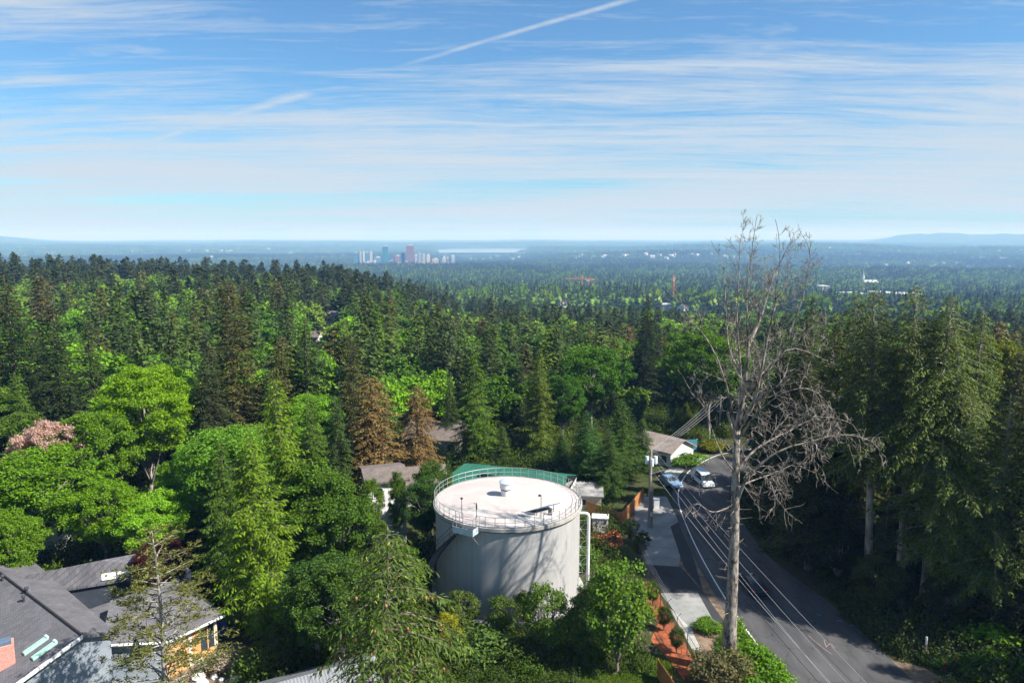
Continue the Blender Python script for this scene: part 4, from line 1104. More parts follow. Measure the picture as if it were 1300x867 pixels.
    for _ in range(60):
        f = g.uniform(.06, .9); z_ = 19 * f; az_ = g.uniform(0, 6.28); k = np.interp(z_, [0, 19], [0, 1])
        c0 = np.array([np.interp(z_, [p[2] for p in tr_pts], [p[i] for p in tr_pts]) for i in (0, 1)] + [z_])
        d = np.array([math.cos(az_), math.sin(az_), g.uniform(-.3, .3)]); L = g.uniform(.7, 1.6)
        pa.append(np.array([c0, c0 + d * L * .5 + g.normal(size=3) * .08, c0 + d * L + g.normal(size=3) * .2])); ra.append(np.array([.035, .025, .01]))
    pa.append(np.array([tr_pts[1], tr_pts[3], tr_pts[5]])); ra.append(np.array([.2, .15, .1]))
    tv, tf = tubes_np(pa, ra, 4); link(bpy.data.objects.new('dead_spikes', mesh_np('dead_spikes', tv, [tf], [M['twig']])), root)
dead_tree()

# ------------------------------------------------------------------ named trees, each where the photograph has it
DKF, DKG, BRF = (.024,.042,.012), (.038,.066,.015), (.052,.050,.020)
OLV, LIM, MID, BRG = (.06,.078,.016), (.105,.185,.012), (.07,.14,.014), (.15,.28,.012)
YEL = (.16,.22,.02)
PROT = []
placed = []      # (x, y, radius) of everything planted so far
def T(kind, px, top, Y, col, label, width=1.0, name=None, cat=None, var=None, lod=None, group=None, maxh=None):
    p = AY(px, top, Y); z0 = gz(p.x, p.y); h = p.z - z0
    if maxh: h = min(h, maxh)
    isf = kind in ('fir', 'slim_fir', 'high_fir', 'bare_fir', 'old_fir', 'cedar', 'spruce', 'pine')
    nm = name or {'fir': 'fir_tree', 'slim_fir': 'fir_tree', 'high_fir': 'fir_tree', 'bare_fir': 'fir_tree', 'cedar': 'cedar_tree', 'maple': 'maple_tree', 'alder': 'alder_tree', 'old_fir': 'fir_tree'}[kind]
    o = place_tree(kind, p.x, p.y, h, width, col, nm, label, cat or ('conifer' if isf else 'broadleaf tree'), group, var, lod=lod)
    R_ = {'fir': 5.0, 'slim_fir': 3.4, 'high_fir': 6, 'bare_fir': 6, 'cedar': 5, 'maple': 6.8, 'alder': 4.2}.get(kind, 4) * o.scale[0]
    placed.append((p.x, p.y, R_ * .62)); rp = R_ * .75 / Y * FPX; PROT.append((px - rp, px + rp, top, min(top + 110, 620), Y))
    return o
# left side, front to back
T('cedar', 318, 545, 66, LIM, 'bright drooping cedar standing beside the blue bin at the end of the charcoal house', 1.15, var=0)
T('cedar', 352, 478, 75, LIM, 'tallest lime green drooping cedar left of the water tank', 1.0, var=1)
T('cedar', 285, 560, 73, (.06,.12,.014), 'drooping green cedar over the dark gap behind the charcoal house', 1.0, var=2)
T('alder', 395, 560, 74, MID, 'mid green leafy alder right of the lime cedars', 1.25, var=0)
T('alder', 425, 590, 72, (.065,.135,.016), 'fresh green alder, second tree left of the tank', 1.2, var=1)
T('alder', 500, 668, 66, MID, 'round leafy tree touching the shaded left side of the tank', 1.2, var=2)
T('alder', 470, 594, 83, (.085,.16,.014), 'thin light green tree standing in front of the tall white house', .62, var=0)
T('alder', 504, 590, 84, (.075,.145,.014), 'slim green tree hiding the right corner of the tall white house', .5, var=1)
T('alder', 482, 650, 80, (.08,.15,.014), 'low light green tree under the tall white house', .7, var=2)
T('alder', 400, 690, 60, (.045,.10,.018), 'leafy green tree behind the small grey metal roof', 1.3, var=2)
T('maple', 432, 700, 57, (.06,.12,.02), 'broad leafy tree in front of the shaded foot of the tank', .85, var=1)
T('alder', 548, 574, 88, (.05,.10,.014), 'dense green tree between the tall white house and the green metal roof', 1.1, var=0)
T('alder', 540, 590, 84, (.04,.095,.016), 'dark leafy tree rising just behind the left edge of the tank', 1.1, var=2)
T('fir', 290, 356, 112, (.062,.064,.020), 'very large brownish fir towering above the left forest', 1.25, var=0)
T('fir', 255, 420, 102, (.03,.045,.016), 'dark fir right behind the bright round maple', 1.0, var=1)
T('fir', 60, 376, 112, DKF, 'large dark fir near the left edge above the pink blossom tree', 1.2, var=2)
T('fir', 6, 348, 118, DKF, 'tall dark fir cut by the left edge of the picture', 1.1, var=3)
T('slim_fir', 110, 405, 120, DKG, 'slim dark fir between the large dark fir and the bright maple', 1.2, var=0)
T('big_maple', 180, 446, 98, BRG, 'brightest lime green round maple on the left slope', 1.0, name='maple_tree', maxh=25)
T('maple', 128, 512, 92, (.10,.20,.014), 'bright maple in front of the brightest round maple', 1.0, var=3)
T('maple', 40, 560, 80, (.10,.215,.011), 'wide green maple at the left edge above the white walled house', 1.25, var=1)
T('maple', 125, 600, 78, (.11,.225,.011), 'wide green maple behind the skylights of the charcoal house', 1.05, var=2)
T('maple', 8, 640, 70, (.10,.20,.012), 'low green maple in the left corner beside the charcoal roof', .9, var=3)
T('maple', 50, 510, 89, (.42,.30,.30), 'tree in pale pink blossom on the left slope', .75, name='blossom_tree', var=2, maxh=16.5)
T('maple', 196, 630, 69, (.060,.014,.026), 'dark purple-leaved plum tree behind the shaggy pine', .8, name='plum_tree', var=0, maxh=9)
T('cedar', 20, 470, 104, MID, 'mid green cedar at the left edge below the tall dark fir', 1.1, var=0)
T('fir', 430, 500, 92, (.04,.075,.016), 'green fir behind the alders left of the white house', 1.0, var=2)
T('cedar', 395, 500, 96, MID, 'mid green cedar between the lime cedar and the rust brown cedars', 1.0, var=2)
T('old_fir', 474, 476, 104, (.15,.105,.040), 'rust brown dying cedar, the left of the two', 1.75, name='cedar_tree', var=1)
T('old_fir', 527, 488, 108, (.14,.098,.038), 'rust brown dying cedar, the right of the two', 1.5, name='cedar_tree', var=0)
T('cedar', 606, 440, 118, MID, 'green cedar with bare pale lower trunk behind the green metal roof', 1.1, var=0)
T('cedar', 684, 442, 122, (.085,.13,.014), 'yellow green weeping cedar behind the tank roof', .95, var=1)
T('cedar', 745, 520, 108, (.035,.095,.018), 'deep green drooping cedar behind the shed', 1.6, var=2)
T('cedar', 793, 505, 112, (.042,.09,.014), 'deep green drooping cedar left of the utility pole', 1.6, var=1)
T('maple', 752, 432, 140, (.06,.15,.014), 'bright green maple rising behind the deep green drooping cedars', 1.0, var=1)
T('maple', 716, 470, 128, (.05,.13,.014), 'green maple between the weeping cedar and the drooping cedars', .9, var=3)
T('maple', 905, 410, 140, (.075,.16,.014), 'bright green maple seen through the dead tree', 1.0, var=2)
T('fir', 819, 376, 172, (.017,.030,.011), 'tall near-black fir left of the dead tree crown', 1.2, var=1)
T('fir', 870, 418, 165, DKF, 'dark fir just left of the dead tree', 1.1, var=3)
T('fir', 660, 460, 135, DKG, 'dark green fir behind the yellow green weeping cedar', 1.0, var=2)
T('fir', 570, 470, 128, DKG, 'dark green fir right of the rust brown cedars', 1.0, var=0)
T('maple', 875, 505, 136, (.08,.12,.02), 'olive green tree over the bend of the road', .7, var=1)
# the dark mass on the right
T('high_fir', 1085, 372, 84, (0.070,0.104,0.025), 'tall olive dark fir with pale trunk, first of the roadside firs', 1.0, var=0)
T('bare_fir', 1128, 362, 74, (0.077,0.111,0.029), 'tall fir whose pale trunk stands left of its two neighbours', 1.05, var=1)
T('bare_fir', 1172, 360, 72, (0.081,0.115,0.029), 'tall broad fir with the middle of three pale trunks', 1.1, var=2)
T('bare_fir', 1206, 372, 70, (0.081,0.119,0.029), 'tall broad fir with the right one of three pale trunks', 1.1, var=0)
T('high_fir', 1250, 392, 78, (0.077,0.122,0.025), 'broad olive fir at the right end of the roadside firs', 1.05, var=1)
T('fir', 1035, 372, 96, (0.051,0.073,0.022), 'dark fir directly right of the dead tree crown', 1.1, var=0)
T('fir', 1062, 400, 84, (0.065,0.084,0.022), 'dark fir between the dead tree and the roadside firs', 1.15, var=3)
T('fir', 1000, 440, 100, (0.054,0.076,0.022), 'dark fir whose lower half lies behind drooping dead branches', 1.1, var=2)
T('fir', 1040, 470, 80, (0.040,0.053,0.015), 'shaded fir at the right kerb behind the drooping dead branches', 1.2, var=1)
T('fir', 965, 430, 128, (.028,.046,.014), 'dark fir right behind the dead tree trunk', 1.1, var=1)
T('high_fir', 1228, 440, 68, (0.086,0.126,0.025), 'lower olive fir near the right edge', 1.1, var=3)
T('high_fir', 1290, 500, 64, (0.077,0.119,0.025), 'olive fir cut by the right edge of the picture', 1.1, var=0)
T('maple', 1262, 415, 104, (.12,.15,.02), 'yellow green leafy tree showing behind the right firs', .8, var=0)
T('maple', 1285, 470, 112, (.05,.12,.02), 'green leafy tree at the right edge behind the firs', .8, var=2)
T('alder', 1118, 670, 68, (.055,.075,.022), 'olive leafy small tree at the right kerb below the pale trunks', 1.5, var=1, maxh=8)
T('alder', 1068, 660, 76, (.035,.05,.018), 'shaded leafy tree at the right kerb of the road', 1.4, var=0, maxh=9)
T('maple', 1205, 720, 66, (.045,.06,.018), 'olive undergrowth tree beneath the right firs', .9, var=2, maxh=7)
T('maple', 1150, 640, 88, (.045,.09,.018), 'small green tree glimpsed between the pale trunks', .8, var=3, maxh=9)
T('maple', 1235, 600, 92, (.07,.15,.02), 'bright green small tree right of the three pale trunks', .8, var=1, maxh=12)
# off-frame firs right of the road that throw its shade
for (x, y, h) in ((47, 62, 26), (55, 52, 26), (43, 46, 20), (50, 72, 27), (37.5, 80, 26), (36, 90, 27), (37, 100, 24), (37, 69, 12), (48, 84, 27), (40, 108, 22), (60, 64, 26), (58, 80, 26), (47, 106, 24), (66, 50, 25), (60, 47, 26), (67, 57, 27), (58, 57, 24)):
    px, py = proj(x, y, h)
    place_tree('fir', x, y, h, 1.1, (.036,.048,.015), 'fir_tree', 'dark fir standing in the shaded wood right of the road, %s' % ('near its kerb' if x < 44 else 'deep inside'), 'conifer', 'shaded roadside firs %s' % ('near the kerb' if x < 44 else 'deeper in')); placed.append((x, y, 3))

T('cedar', 772, 545, 103, (.04,.085,.014), 'low drooping cedar directly behind the orange board fence', 1.9, var=0)
T('cedar', 715, 548, 112, (.04,.09,.016), 'drooping green cedar rising over the right end of the green metal roof', 1.6, var=1)
T('cedar', 640, 540, 116, (.055,.10,.016), 'shorter green cedar over the middle of the green metal roof', 1.5, var=2)
T('alder', 806, 552, 118, (.06,.12,.016), 'leafy green tree hiding the left half of the bungalow', 1.2, var=1)
T('cedar', 816, 530, 117, (.05,.095,.016), 'green cedar at the left end of the tan roofed bungalow', 1.5, var=2)
# small trees in front of the tank and along the fence
M['small_leaf'] = M['leaf']
reg('sapling', broadleaf, 'leaf', 'bark', 4, 7.0, R=2.2, base=.06, clumps=90, leaves=110, size=.19, clump_r=.45, limbs=9, airy=.25)
reg('bush', broadleaf, 'leaf', 'bark', 3, 2.4, R=1.7, base=.02, clumps=36, leaves=110, size=.20, clump_r=.55, limbs=4)
def S(px, py_base, h, col, label, width=1.0, name='small_tree', var=None, cat='small tree', kind='sapling', group=None):
    p = G(px, py_base)
    o = place_tree(kind, p.x, p.y, h, width, col, name, label, cat, group, var); placed.append((p.x, p.y, 1.5)); return o
S(638, 818, 5.6, (0.090,0.150,0.027), 'small leafy tree against the left front of the tank wall', .95, var=0)
S(696, 842, 8.4, (0.090,0.165,0.027), 'slender green tree standing in front of the middle of the tank', .85, var=1)
S(738, 845, 7.2, (0.083,0.150,0.030), 'thin green tree between the slender one and the bushy one', .7, var=2)
S(780, 858, 11.5, (0.098,0.188,0.024), 'bushy green tree right of the tank over the red mulch', .92, var=3)
S(752, 815, 6.0, (.08,.15,.02), 'leafy young tree covering the foot of the white overflow pipe', 1.0, var=1)
S(668, 800, 4.6, (0.075,0.135,0.027), 'low leafy tree at the foot of the tank wall', .9, var=2)
S(585, 812, 5.5, (0.090,0.135,0.030), 'low olive green tree in front of the shaded tank foot', 1.2, var=3)
S(570, 830, 4.6, (.24,.26,.02), 'yellow leaved shrub below the shaded side of the tank', 1.0, var=0, name='yellow_shrub', cat='shrub')
S(608, 838, 3.4, (0.075,0.135,0.030), 'low green shrub right of the yellow leaved shrub', 1.4, var=1, name='shrub', cat='shrub', kind='bush')
S(735, 725, 3.0, (0.075,0.150,0.030), 'young green bush at the right foot of the tank', 1.0, var=0, name='shrub', cat='shrub', kind='bush')
S(812, 712, 4.2, (.05,.075,.02), 'dark hedge-like bush inside the fence above the red mulch', .9, var=1, name='shrub', cat='shrub')
S(800, 690, 3.6, (.035,.06,.018), 'dark bush between cabinet and gravel strip', 1.0, var=2, name='shrub', cat='shrub')
S(828, 772, 3.6, (.06,.085,.02), 'thin olive shrub on the mulch by the fence bend', .8, var=0, name='shrub', cat='shrub')
S(843, 800, 3.0, (.06,.09,.02), 'thin olive shrub in the middle of the mulch bed', .9, var=1, name='shrub', cat='shrub')
S(858, 828, 2.8, (.055,.09,.02), 'small dark green shrub at the fence above the wooden boards', 1.0, var=2, name='shrub', cat='shrub')
S(905, 872, 3.2, (.12,.12,.06), 'dry grey green brush around the foot of the dead tree', 1.0, var=1, name='shrub', cat='shrub', kind='bush')
S(930, 868, 3.0, (.13,.14,.06), 'pale brush right of the foot of the dead tree', .9, var=2, name='shrub', cat='shrub', kind='bush')
S(962, 858, 2.6, (.10,.22,.015), 'bright green bush at the kerb right of the dead tree', 1.3, var=0, name='shrub', cat='shrub', kind='bush')
S(978, 885, 2.4, (.10,.22,.015), 'bright green bush at the lower picture edge beside the white road line', 1.3, var=1, name='shrub', cat='shrub', kind='bush')
S(944, 838, 1.5, (.10,.21,.015), 'low bright green bush between trunk and road line', 1.3, var=2, name='shrub', cat='shrub', kind='bush')
S(896, 800, 1.3, (.09,.19,.015), 'low bright ground shrub at the end of the gravel patch', 1.6, var=0, name='shrub', cat='shrub', kind='bush')
S(1278, 850, 3.6, (.13,.27,.015), 'vivid lime bush in the lower right corner', 1.5, var=1, name='shrub', cat='shrub', kind='bush')
S(1250, 872, 2.6, (.07,.13,.02), 'green bush at the lower edge left of the vivid lime bush', 1.3, var=2, name='shrub', cat='shrub', kind='bush')
S(1188, 842, 1.2, (.05,.12,.02), 'low ivy clump at the foot of the white marker post', 1.6, var=0, name='shrub', cat='shrub', kind='bush')
S(1218, 842, 1.6, (.05,.085,.02), 'dark bush behind the red hydrant', 1.6, var=1, name='shrub', cat='shrub', kind='bush')
S(285, 850, 2.0, (.30,.27,.25), 'pale flowering bush beside the orange wall', 1.1, var=2, name='shrub', cat='shrub', kind='bush')
S(335, 848, 2.0, (.09,.19,.02), 'green bush at the foot of the ivy-clad cedar trunk', 1.4, var=0, name='shrub', cat='shrub', kind='bush')
S(868, 590, 2.2, (.08,.17,.02), 'clipped green bush in front of the bungalow fence', 2.4, var=1, name='shrub', cat='shrub', kind='bush')
S(905, 572, 2.2, (.17,.19,.02), 'yellow green bush across the side street', 1.6, var=2, name='shrub', cat='shrub', kind='bush')
S(600, 575, 5, (.16,.05,.02), 'small russet leaved tree behind the green metal roof', 1.2, var=3)

# shaggy pine in front of the charcoal house
reg('pine', conifer, 'needle', 'pale_bark', 1, 17, R=5.0, style='pine', nb=95, base=.12, leafL=.34, leafW=.07, ds=.5, taper=.42, gap=.05, trunk_r=.22)
T('pine', 197, 668, 50, (.11,.125,.035), 'shaggy olive pine with pale trunk standing over the charcoal house roof', 1.0, name='pine_tree')
# the near spruce top hung with reddish cones, almost under the camera
def cone_fir():
    p = AY(487, 668, 37.0); h = p.z
    c, t = conifer(H=h, R=8.0, base=.12, nb=210, leafL=.36, leafW=.10, ds=.3, style='hemlock', taper=.6, gap=.12, trunk_r=.25, seed=91)
    o = empty('fir_tree', (p.x, p.y, 0)); tag(o, 'nearest fir, pale tipped and hung with reddish cones, at the bottom of the picture', 'conifer')
    g = np.random.default_rng(3)
    c1 = link(bpy.data.objects.new('crown', mk('cone_fir_crown', c, [M['cedar']])), o); c1.color = (.065, .11, .022, 1)
    link(bpy.data.objects.new('trunk', mk('cone_fir_trunk', t, [M['bark']])), o)
    v = c[0].reshape(-1, 4, 3)[:, 2]
    # pale new shoots that hang from the twig ends
    sel = v[g.choice(len(v), min(3600, len(v)), replace=False)]
    d = g.normal(size=sel.shape) * .35; d[:, 2] -= .8
    sv, sf = rhombs(sel, d, g.uniform(.22, .42, len(sel)), .085, g.normal(size=sel.shape))
    n1 = link(bpy.data.objects.new('new_shoots', mk('new_shoots', (sv, sf), [M['cedar']])), o); n1.color = (.20, .27, .045, 1)
    hi = v[(v[:, 2] > h * .45)]
    mt = mat('red_brown_cone', (.28, .085, .045), (.42, .17, .09), 6, .8)
    for k in g.choice(len(hi), 70, replace=False):
        q = hi[k]; L_ = g.uniform(.22, .34)
        MB().lathe([(.02, 0), (.06, -.04), (.075, -L_ * .45), (.05, -L_ * .85), (.008, -L_)], 7, tuple(q)).build('cone', mt, o, True)
    placed.append((p.x, p.y, 7))
cone_fir()

# ------------------------------------------------------------------ fences
def board_fence(label, pts, h, m_, z0=0.0, bw=.14, parts=True):
    P = [Vector(p) for p in pts]; r = empty('wooden_fence', (P[0].x, P[0].y, 0)); tag(r, label, 'fence'); O = Vector((P[0].x, P[0].y, 0))
    b = MB(); rl = MB()
    for k in range(len(P) - 1):
        d = P[k+1] - P[k]; L = d.length; dn = d.normalized(); n = int(L / (bw + .012)); rz = math.atan2(d.y, d.x)
        for j in range(n):
            c = P[k] - O + dn * (j + .5) * L / n; hh = h + random.uniform(-.03, .03)
            b.box((c.x, c.y, hh / 2), (bw, .025, hh), rz)
        nn = Vector((-dn.y, dn.x, 0)) * .05
        for z_ in (h * .25, h * .8): rl.box((P[k] + P[k+1]) / 2 - O + nn + Vector((0, 0, z_)), (L, .05, .09), rz)
        m2 = max(1, int(L / 2.4))
        for j in range(m2 + 1):
            c = P[k] - O + dn * j * L / m2 + nn * 1.6; MB().box((c.x, c.y, h / 2), (.1, .1, h + .1), rz).build('post', m_, r)
    b.build('boards', m_, r); rl.build('rail', m_, r)
board_fence('orange cedar board fence beside the shed and behind the pale cabinet', [G(738, 650), G(787, 668)], 1.9, M['fence_wood_x'])
board_fence('orange cedar board fence running back to the utility pole', [G(789, 668), G(817, 634)], 1.9, M['fence_wood'])
board_fence('orange wooden board fence at the bottom edge below the mulch bed', [G(834, 862), G(850, 885), G(880, 935)], 1.9, M['fence_wood'])
def chain_fence():
    P = [G(800, 690), G(822, 742), G(847, 790), G(872, 832), G(892, 868)]
    O = Vector((P[0].x, P[0].y, 0)); r = empty('chain_link_fence', O); tag(r, 'dark chain-link fence with angled barbed wire arms along the gravel strip', 'fence')
    out = Vector((.35, 0, 0)); H_ = 2.2; wires = [[], [], []]; tops = []; bots = []
    for k in range(len(P) - 1):
        d = P[k+1] - P[k]; n = max(1, int(d.length / 2.6))
        for j in range(n + (1 if k == len(P) - 2 else 0)):
            c = P[k] + d * j / n - O
            MB().tube([c, c + Vector((0, 0, H_)), c + out + Vector((0, 0, H_ + .35))], .035, 6).build('post', M['dark_steel'], r)
            tops.append(c + Vector((0, 0, H_)))
            for q in range(3): wires[q].append(c + out * ((q + 1) / 3) + Vector((0, 0, H_ + .35 * (q + 1) / 3)))
    mb = MB().tube(tops, .025, 6); mb.build('top_rail', M['dark_steel'], r)
    for q in wires: MB().tube(q, .008, 4).build('barbed_wire', M['wire'], r)
    # the netting: crossing wires
    nv = MB()
    for k in range(len(tops) - 1):
        a, b = tops[k], tops[k+1]; L = (b - a).length; n = int(L / .28); d = (b - a) / L
        for j in range(-7, n):
            for sgn in (0, 1):
                s0, s1 = j * .28, j * .28 + H_ * .9
                q0, q1 = max(0, s0), min(L, s1)
                if q1 <= q0: continue
                z0_, z1_ = (q0 - s0) / (H_ * .9) * H_, (q1 - s0) / (H_ * .9) * H_
                if sgn: z0_, z1_ = H_ - z0_, H_ - z1_
                pa_ = a + d * q0; pb_ = a + d * q1
                nv.tube([(pa_.x, pa_.y, z0_), (pb_.x, pb_.y, z1_)], .006, 3, cap=False)
    nv.build('netting', M['dark_steel'], r)
chain_fence()
# red-brown slender stakes among the young shrubs
for px, py in ((822, 760), (838, 770), (846, 790), (857, 812), (865, 830)):
    p = G(px, py); tag(MB().tube([p, p + Vector((.05, 0, 1.9))], .03, 5).build('plant_stake', M['fence_wood']), 'thin orange wooden plant stake in the red mulch', 'stake', 'plant stakes in the mulch bed')

# ------------------------------------------------------------------ poles and wires
def cable(name, a, b, sag, r_, m_, label, group=None):
    a, b = Vector(a), Vector(b); n = 24; pts = []
    for k in range(n + 1):
        f = k / n; pts.append(a.lerp(b, f) - Vector((0, 0, sag * 4 * f * (1 - f))))
    o = MB().tube([p - a for p in pts], r_, 5).build(name, m_); o.location = a; return tag(o, label, 'power line', group)
PB = G(824, 669); PT = 10.6
def utility_pole():
    r = empty('utility_pole', (PB.x, PB.y, 0)); tag(r, 'grey wooden utility pole carrying three pale transformers by the gravel strip', 'utility pole')
    MB().tube([(0, 0, -.5), (0, 0, PT)], [.24, .16], 12).build('pole', M['pole_wood'], r, True, auto=40)
    MB().tube([(.38, .1, -.5), (.34, .1, 5.6)], [.13, .11], 10).build('brace_pole', M['pole_wood'], r, True, auto=40)
    for (x, y, z_) in ((-.52, -.05, 8.7), (.05, -.48, 8.5), (.62, .0, 8.7)):
        tr = MB().lathe([(.20, 0), (.25, .04), (.25, .95), (.20, 1.05), (.02, 1.08)], 16, (x, y, z_)).build('transformer', M['porcelain'], r, True, auto=35)
        MB().tube([(x + .08, y, z_ + 1.0), (x + .1, y, z_ + 1.3)], [.05, .03], 8).build('bushing', M['dark_steel'], tr)
    MB().box((.05, 0, 9.0), (1.3, .12, .12)).build('crossarm', M['pole_wood'], r)
    MB().tube([(0, 0, 7.3), (1.6, -.3, 7.9), (2.9, -.5, 8.2), (3.4, -.6, 8.2)], .05, 8).build('lamp_arm', M['galv'], r)
    MB().box((3.6, -.62, 8.18), (.7, .25, .13)).build('lamp_head', M['galv'], r)
    MB().box((.2, -.25, 1.9), (.3, .16, .5)).build('meter_box', M['pale_box'], r)
    MB().tube([(.42, -.02, 1.5), (.42, -.02, 2.4)], .09, 8).build('marker_sleeve', M['yellow_plastic'], r)
utility_pole()
p = G(833, 645); r = empty('utility_cabinet', (p.x, p.y, 0)); tag(r, 'small white utility cabinet standing behind the utility pole', 'cabinet')
MB().box((0, 0, .7), (.75, .6, 1.4)).build('body', M['white_wall'], r, bevel=.03); MB().box((0, 0, 1.43), (.85, .7, .07)).build('lid', M['galv'], r)
P3 = AY(915, 503, 142); g3 = gz(P3.x, P3.y)
r = empty('utility_pole', (P3.x, P3.y, g3)); tag(r, 'far utility pole with crossarm seen left of the dead tree trunk', 'utility pole')
MB().tube([(0, 0, -.5), (0, 0, P3.z - g3 + .3)], [.2, .14], 8).build('pole', M['pole_wood'], r)
MB().box((0, 0, P3.z - g3 - .3), (2.6, .12, .14)).build('crossarm', M['pole_wood'], r)
for x in (-1.15, -.4, .4, 1.15): MB().lathe([(.04, 0), (.07, .05), (.04, .16), (.01, .2)], 8, (x, 0, P3.z - g3 - .22)).build('insulator', M['porcelain'], r)
P2 = Vector((22.7, 40, 10.2))
r = empty('utility_pole', (P2.x, P2.y, 0)); tag(r, 'near utility pole just below the picture where the road wires meet', 'utility pole')
MB().tube([(0, 0, -.5), (0, 0, 8.9)], [.22, .15], 10).build('pole', M['pole_wood'], r)
for k, (dx, z_, sg) in enumerate(((-.5, 10.2, .5), (.1, 10.0, .6), (.7, 10.2, .5), (0, 8.0, .7), (0, 7.3, .9))):
    cable('power_line', (PB.x + dx, PB.y, z_), (P2.x + dx * 2.4, P2.y, min(z_, 8.6) - .1 * k), sg, .014 if k < 3 else .02, M['wire'] if k < 4 else M['black_wire'],
          ['leftmost of the pale wires running along the road to the lower edge', 'second pale wire from the left along the road', 'rightmost of the upper pale wires along the road', 'thicker pale wire slung below the three upper road wires', 'dark thicker cable hung lowest along the road'][k])
for k, dx in enumerate((-1.15, -.4, .4, 1.15)):
    cable('power_line', (PB.x - .5 + .35 * k, PB.y, 10.2), (P3.x + dx, P3.y, P3.z - .05), .6, .016, M['wire'], ['leftmost', 'second from left', 'third from left', 'rightmost'][k] + ' of four pale wires from transformer pole to far pole')

# ------------------------------------------------------------------ vehicles
M['paint_white'] = mat('white_car_paint', (.62, .68, .74), rough=.25, spec=.6)
M['paint_blue'] = mat('silver_blue_car_paint', (.22, .33, .48), rough=.25, spec=.6, metal=.3)
M['paint_dark'] = mat('dark_car_paint', (.012, .013, .016), rough=.22, spec=.6)
M['tyre'] = mat('tyre_rubber', (.02, .02, .02), rough=.9)
M['rim'] = mat('wheel_rim', (.4, .41, .42), rough=.35, metal=.8)
M['lamp_clear'] = mat('headlamp_lens', (.7, .72, .75), rough=.15)
M['lamp_red'] = mat('tail_lamp_red', (.6, .01, .01), rough=.2)
def car(name, label, cat, loc, rz, paint, L=4.5, W_=1.8, H_=1.45, van=False):
    r = empty(name, loc, rz); tag(r, label, cat)
    # side outline in x (forward), z
    if van: prof = [(-L/2, .35), (-L/2, 1.0), (-L/2+.12, H_-.12), (-L/2+.35, H_), (L*.12, H_), (L*.27, H_*.93), (L*.37, 1.02), (L/2-.12, .85), (L/2, .62), (L/2, .35)]
    else: prof = [(-L/2, .38), (-L/2, .82), (-L/2+.25, .92), (-L*.31, H_-.1), (-L*.18, H_), (L*.05, H_), (L*.2, .95), (L/2-.25, .78), (L/2, .62), (L/2, .35)]
    bm = bmesh.new(); rows = []
    for s, ins in ((-1, .0), (-1, .06), (1, .06), (1, .0)):
        pass
    n = len(prof); V = []
    for y_, k in ((-W_/2, 0), (W_/2, 1)):
        V.append([bm.verts.new((x, y_ * (.80 if z_ > 1.0 else .97 if z_ > .8 else 1.0), z_)) for x, z_ in prof])
    for i in range(n):
        j = (i + 1) % n; bm.faces.new((V[0][i], V[0][j], V[1][j], V[1][i]))
    bm.faces.new(V[0][::-1]); bm.faces.new(V[1])
    bmesh.ops.recalc_face_normals(bm, faces=bm.faces)
    bmesh.ops.bevel(bm, geom=bm.edges[:], offset=.04, segments=1, affect='EDGES', clamp_overlap=True)
    me = bpy.data.meshes.new('body'); bm.to_mesh(me); bm.free(); me.materials.append(paint)
    body = link(bpy.data.objects.new('body', me), r)
    xa, xb, za, zb = (L*.275, L*.365, H_*.915, 1.07) if van else (L*.06, L*.192, H_ - .04, 1.0)
    of = Vector((.035, 0, .03)); wt, wb = W_ * .37, W_ * .39
    MB().slab([Vector((xa, -wt, za)) + of, Vector((xa, wt, za)) + of, Vector((xb, wb, zb)) + of, Vector((xb, -wb, zb)) + of], .03, Vector((-.6, 0, -.8))).build('windscreen', M['glass'], body)
    if not van: MB().slab([(-L*.19, -W_*.36, H_-.03), (-L*.315, -W_*.40, .97), (-L*.315, W_*.40, .97), (-L*.19, W_*.36, H_-.03)], .03, Vector((.6, 0, -.8))).build('rear_window', M['glass'], body)
    for s in (-1, 1):
        yy = s * (W_ * .445)
        q = [(-L*.28, s*W_*.462, 1.0), (L*.15 if not van else L*.28, s*W_*.462, 1.0), (L*.04 if not van else L*.16, s*W_*.408, H_-.12), (-L*.19, s*W_*.408, H_-.12)]
        MB().slab(q, .03, Vector((0, -s, 0))).build('side_window', M['glass'], body)
        for x in (-L*.31, L*.31):
            w_ = MB().lathe([(.16, -.10), (.31, -.10), (.33, -.06), (.33, .06), (.31, .10), (.16, .10)], 18).build('wheel', M['tyre'], r, True, auto=40)
            w_.rotation_euler = (rad(90), 0, 0); w_.location = (x, s * (W_/2 - .1), .33)
            MB().lathe([(.02, -.09), (.19, -.09), (.19, .09), (.02, .09)], 12).build('rim', M['rim'], w_)
        MB().box((L/2 - .04, s * W_ * .36, .70), (.12, .32, .15)).build('headlight', M['lamp_clear'], body, bevel=.02)
        MB().box((-L/2 + .02, s * W_ * .38, .86), (.08, .26, .18)).build('tail_light', M['lamp_red'], body, bevel=.02)
    MB().box((L/2, 0, .42), (.12, W_*.94, .2)).build('bumper', paint, body, bevel=.03)
    MB().box((-L/2, 0, .45), (.12, W_*.94, .2)).build('bumper', paint, body, bevel=.03)
    return r
p = G(892, 614); car('van', 'pale blue-white van facing the camera at the top of the road', 'van', (p.x, p.y, .03), rad(-82), M['paint_white'], 4.9, 1.95, 2.0, True)
p = G(851, 616); car('parked_car', 'silver blue car parked left of the road behind bare branches', 'car', (p.x, p.y, .02), rad(-70), M['paint_blue'])
p = G(955, 748); car('dark_car', 'black car with red tail lamps driving in the shade on the road', 'car', (p.x, p.y, .03), rad(-88) + math.pi, M['paint_dark'])
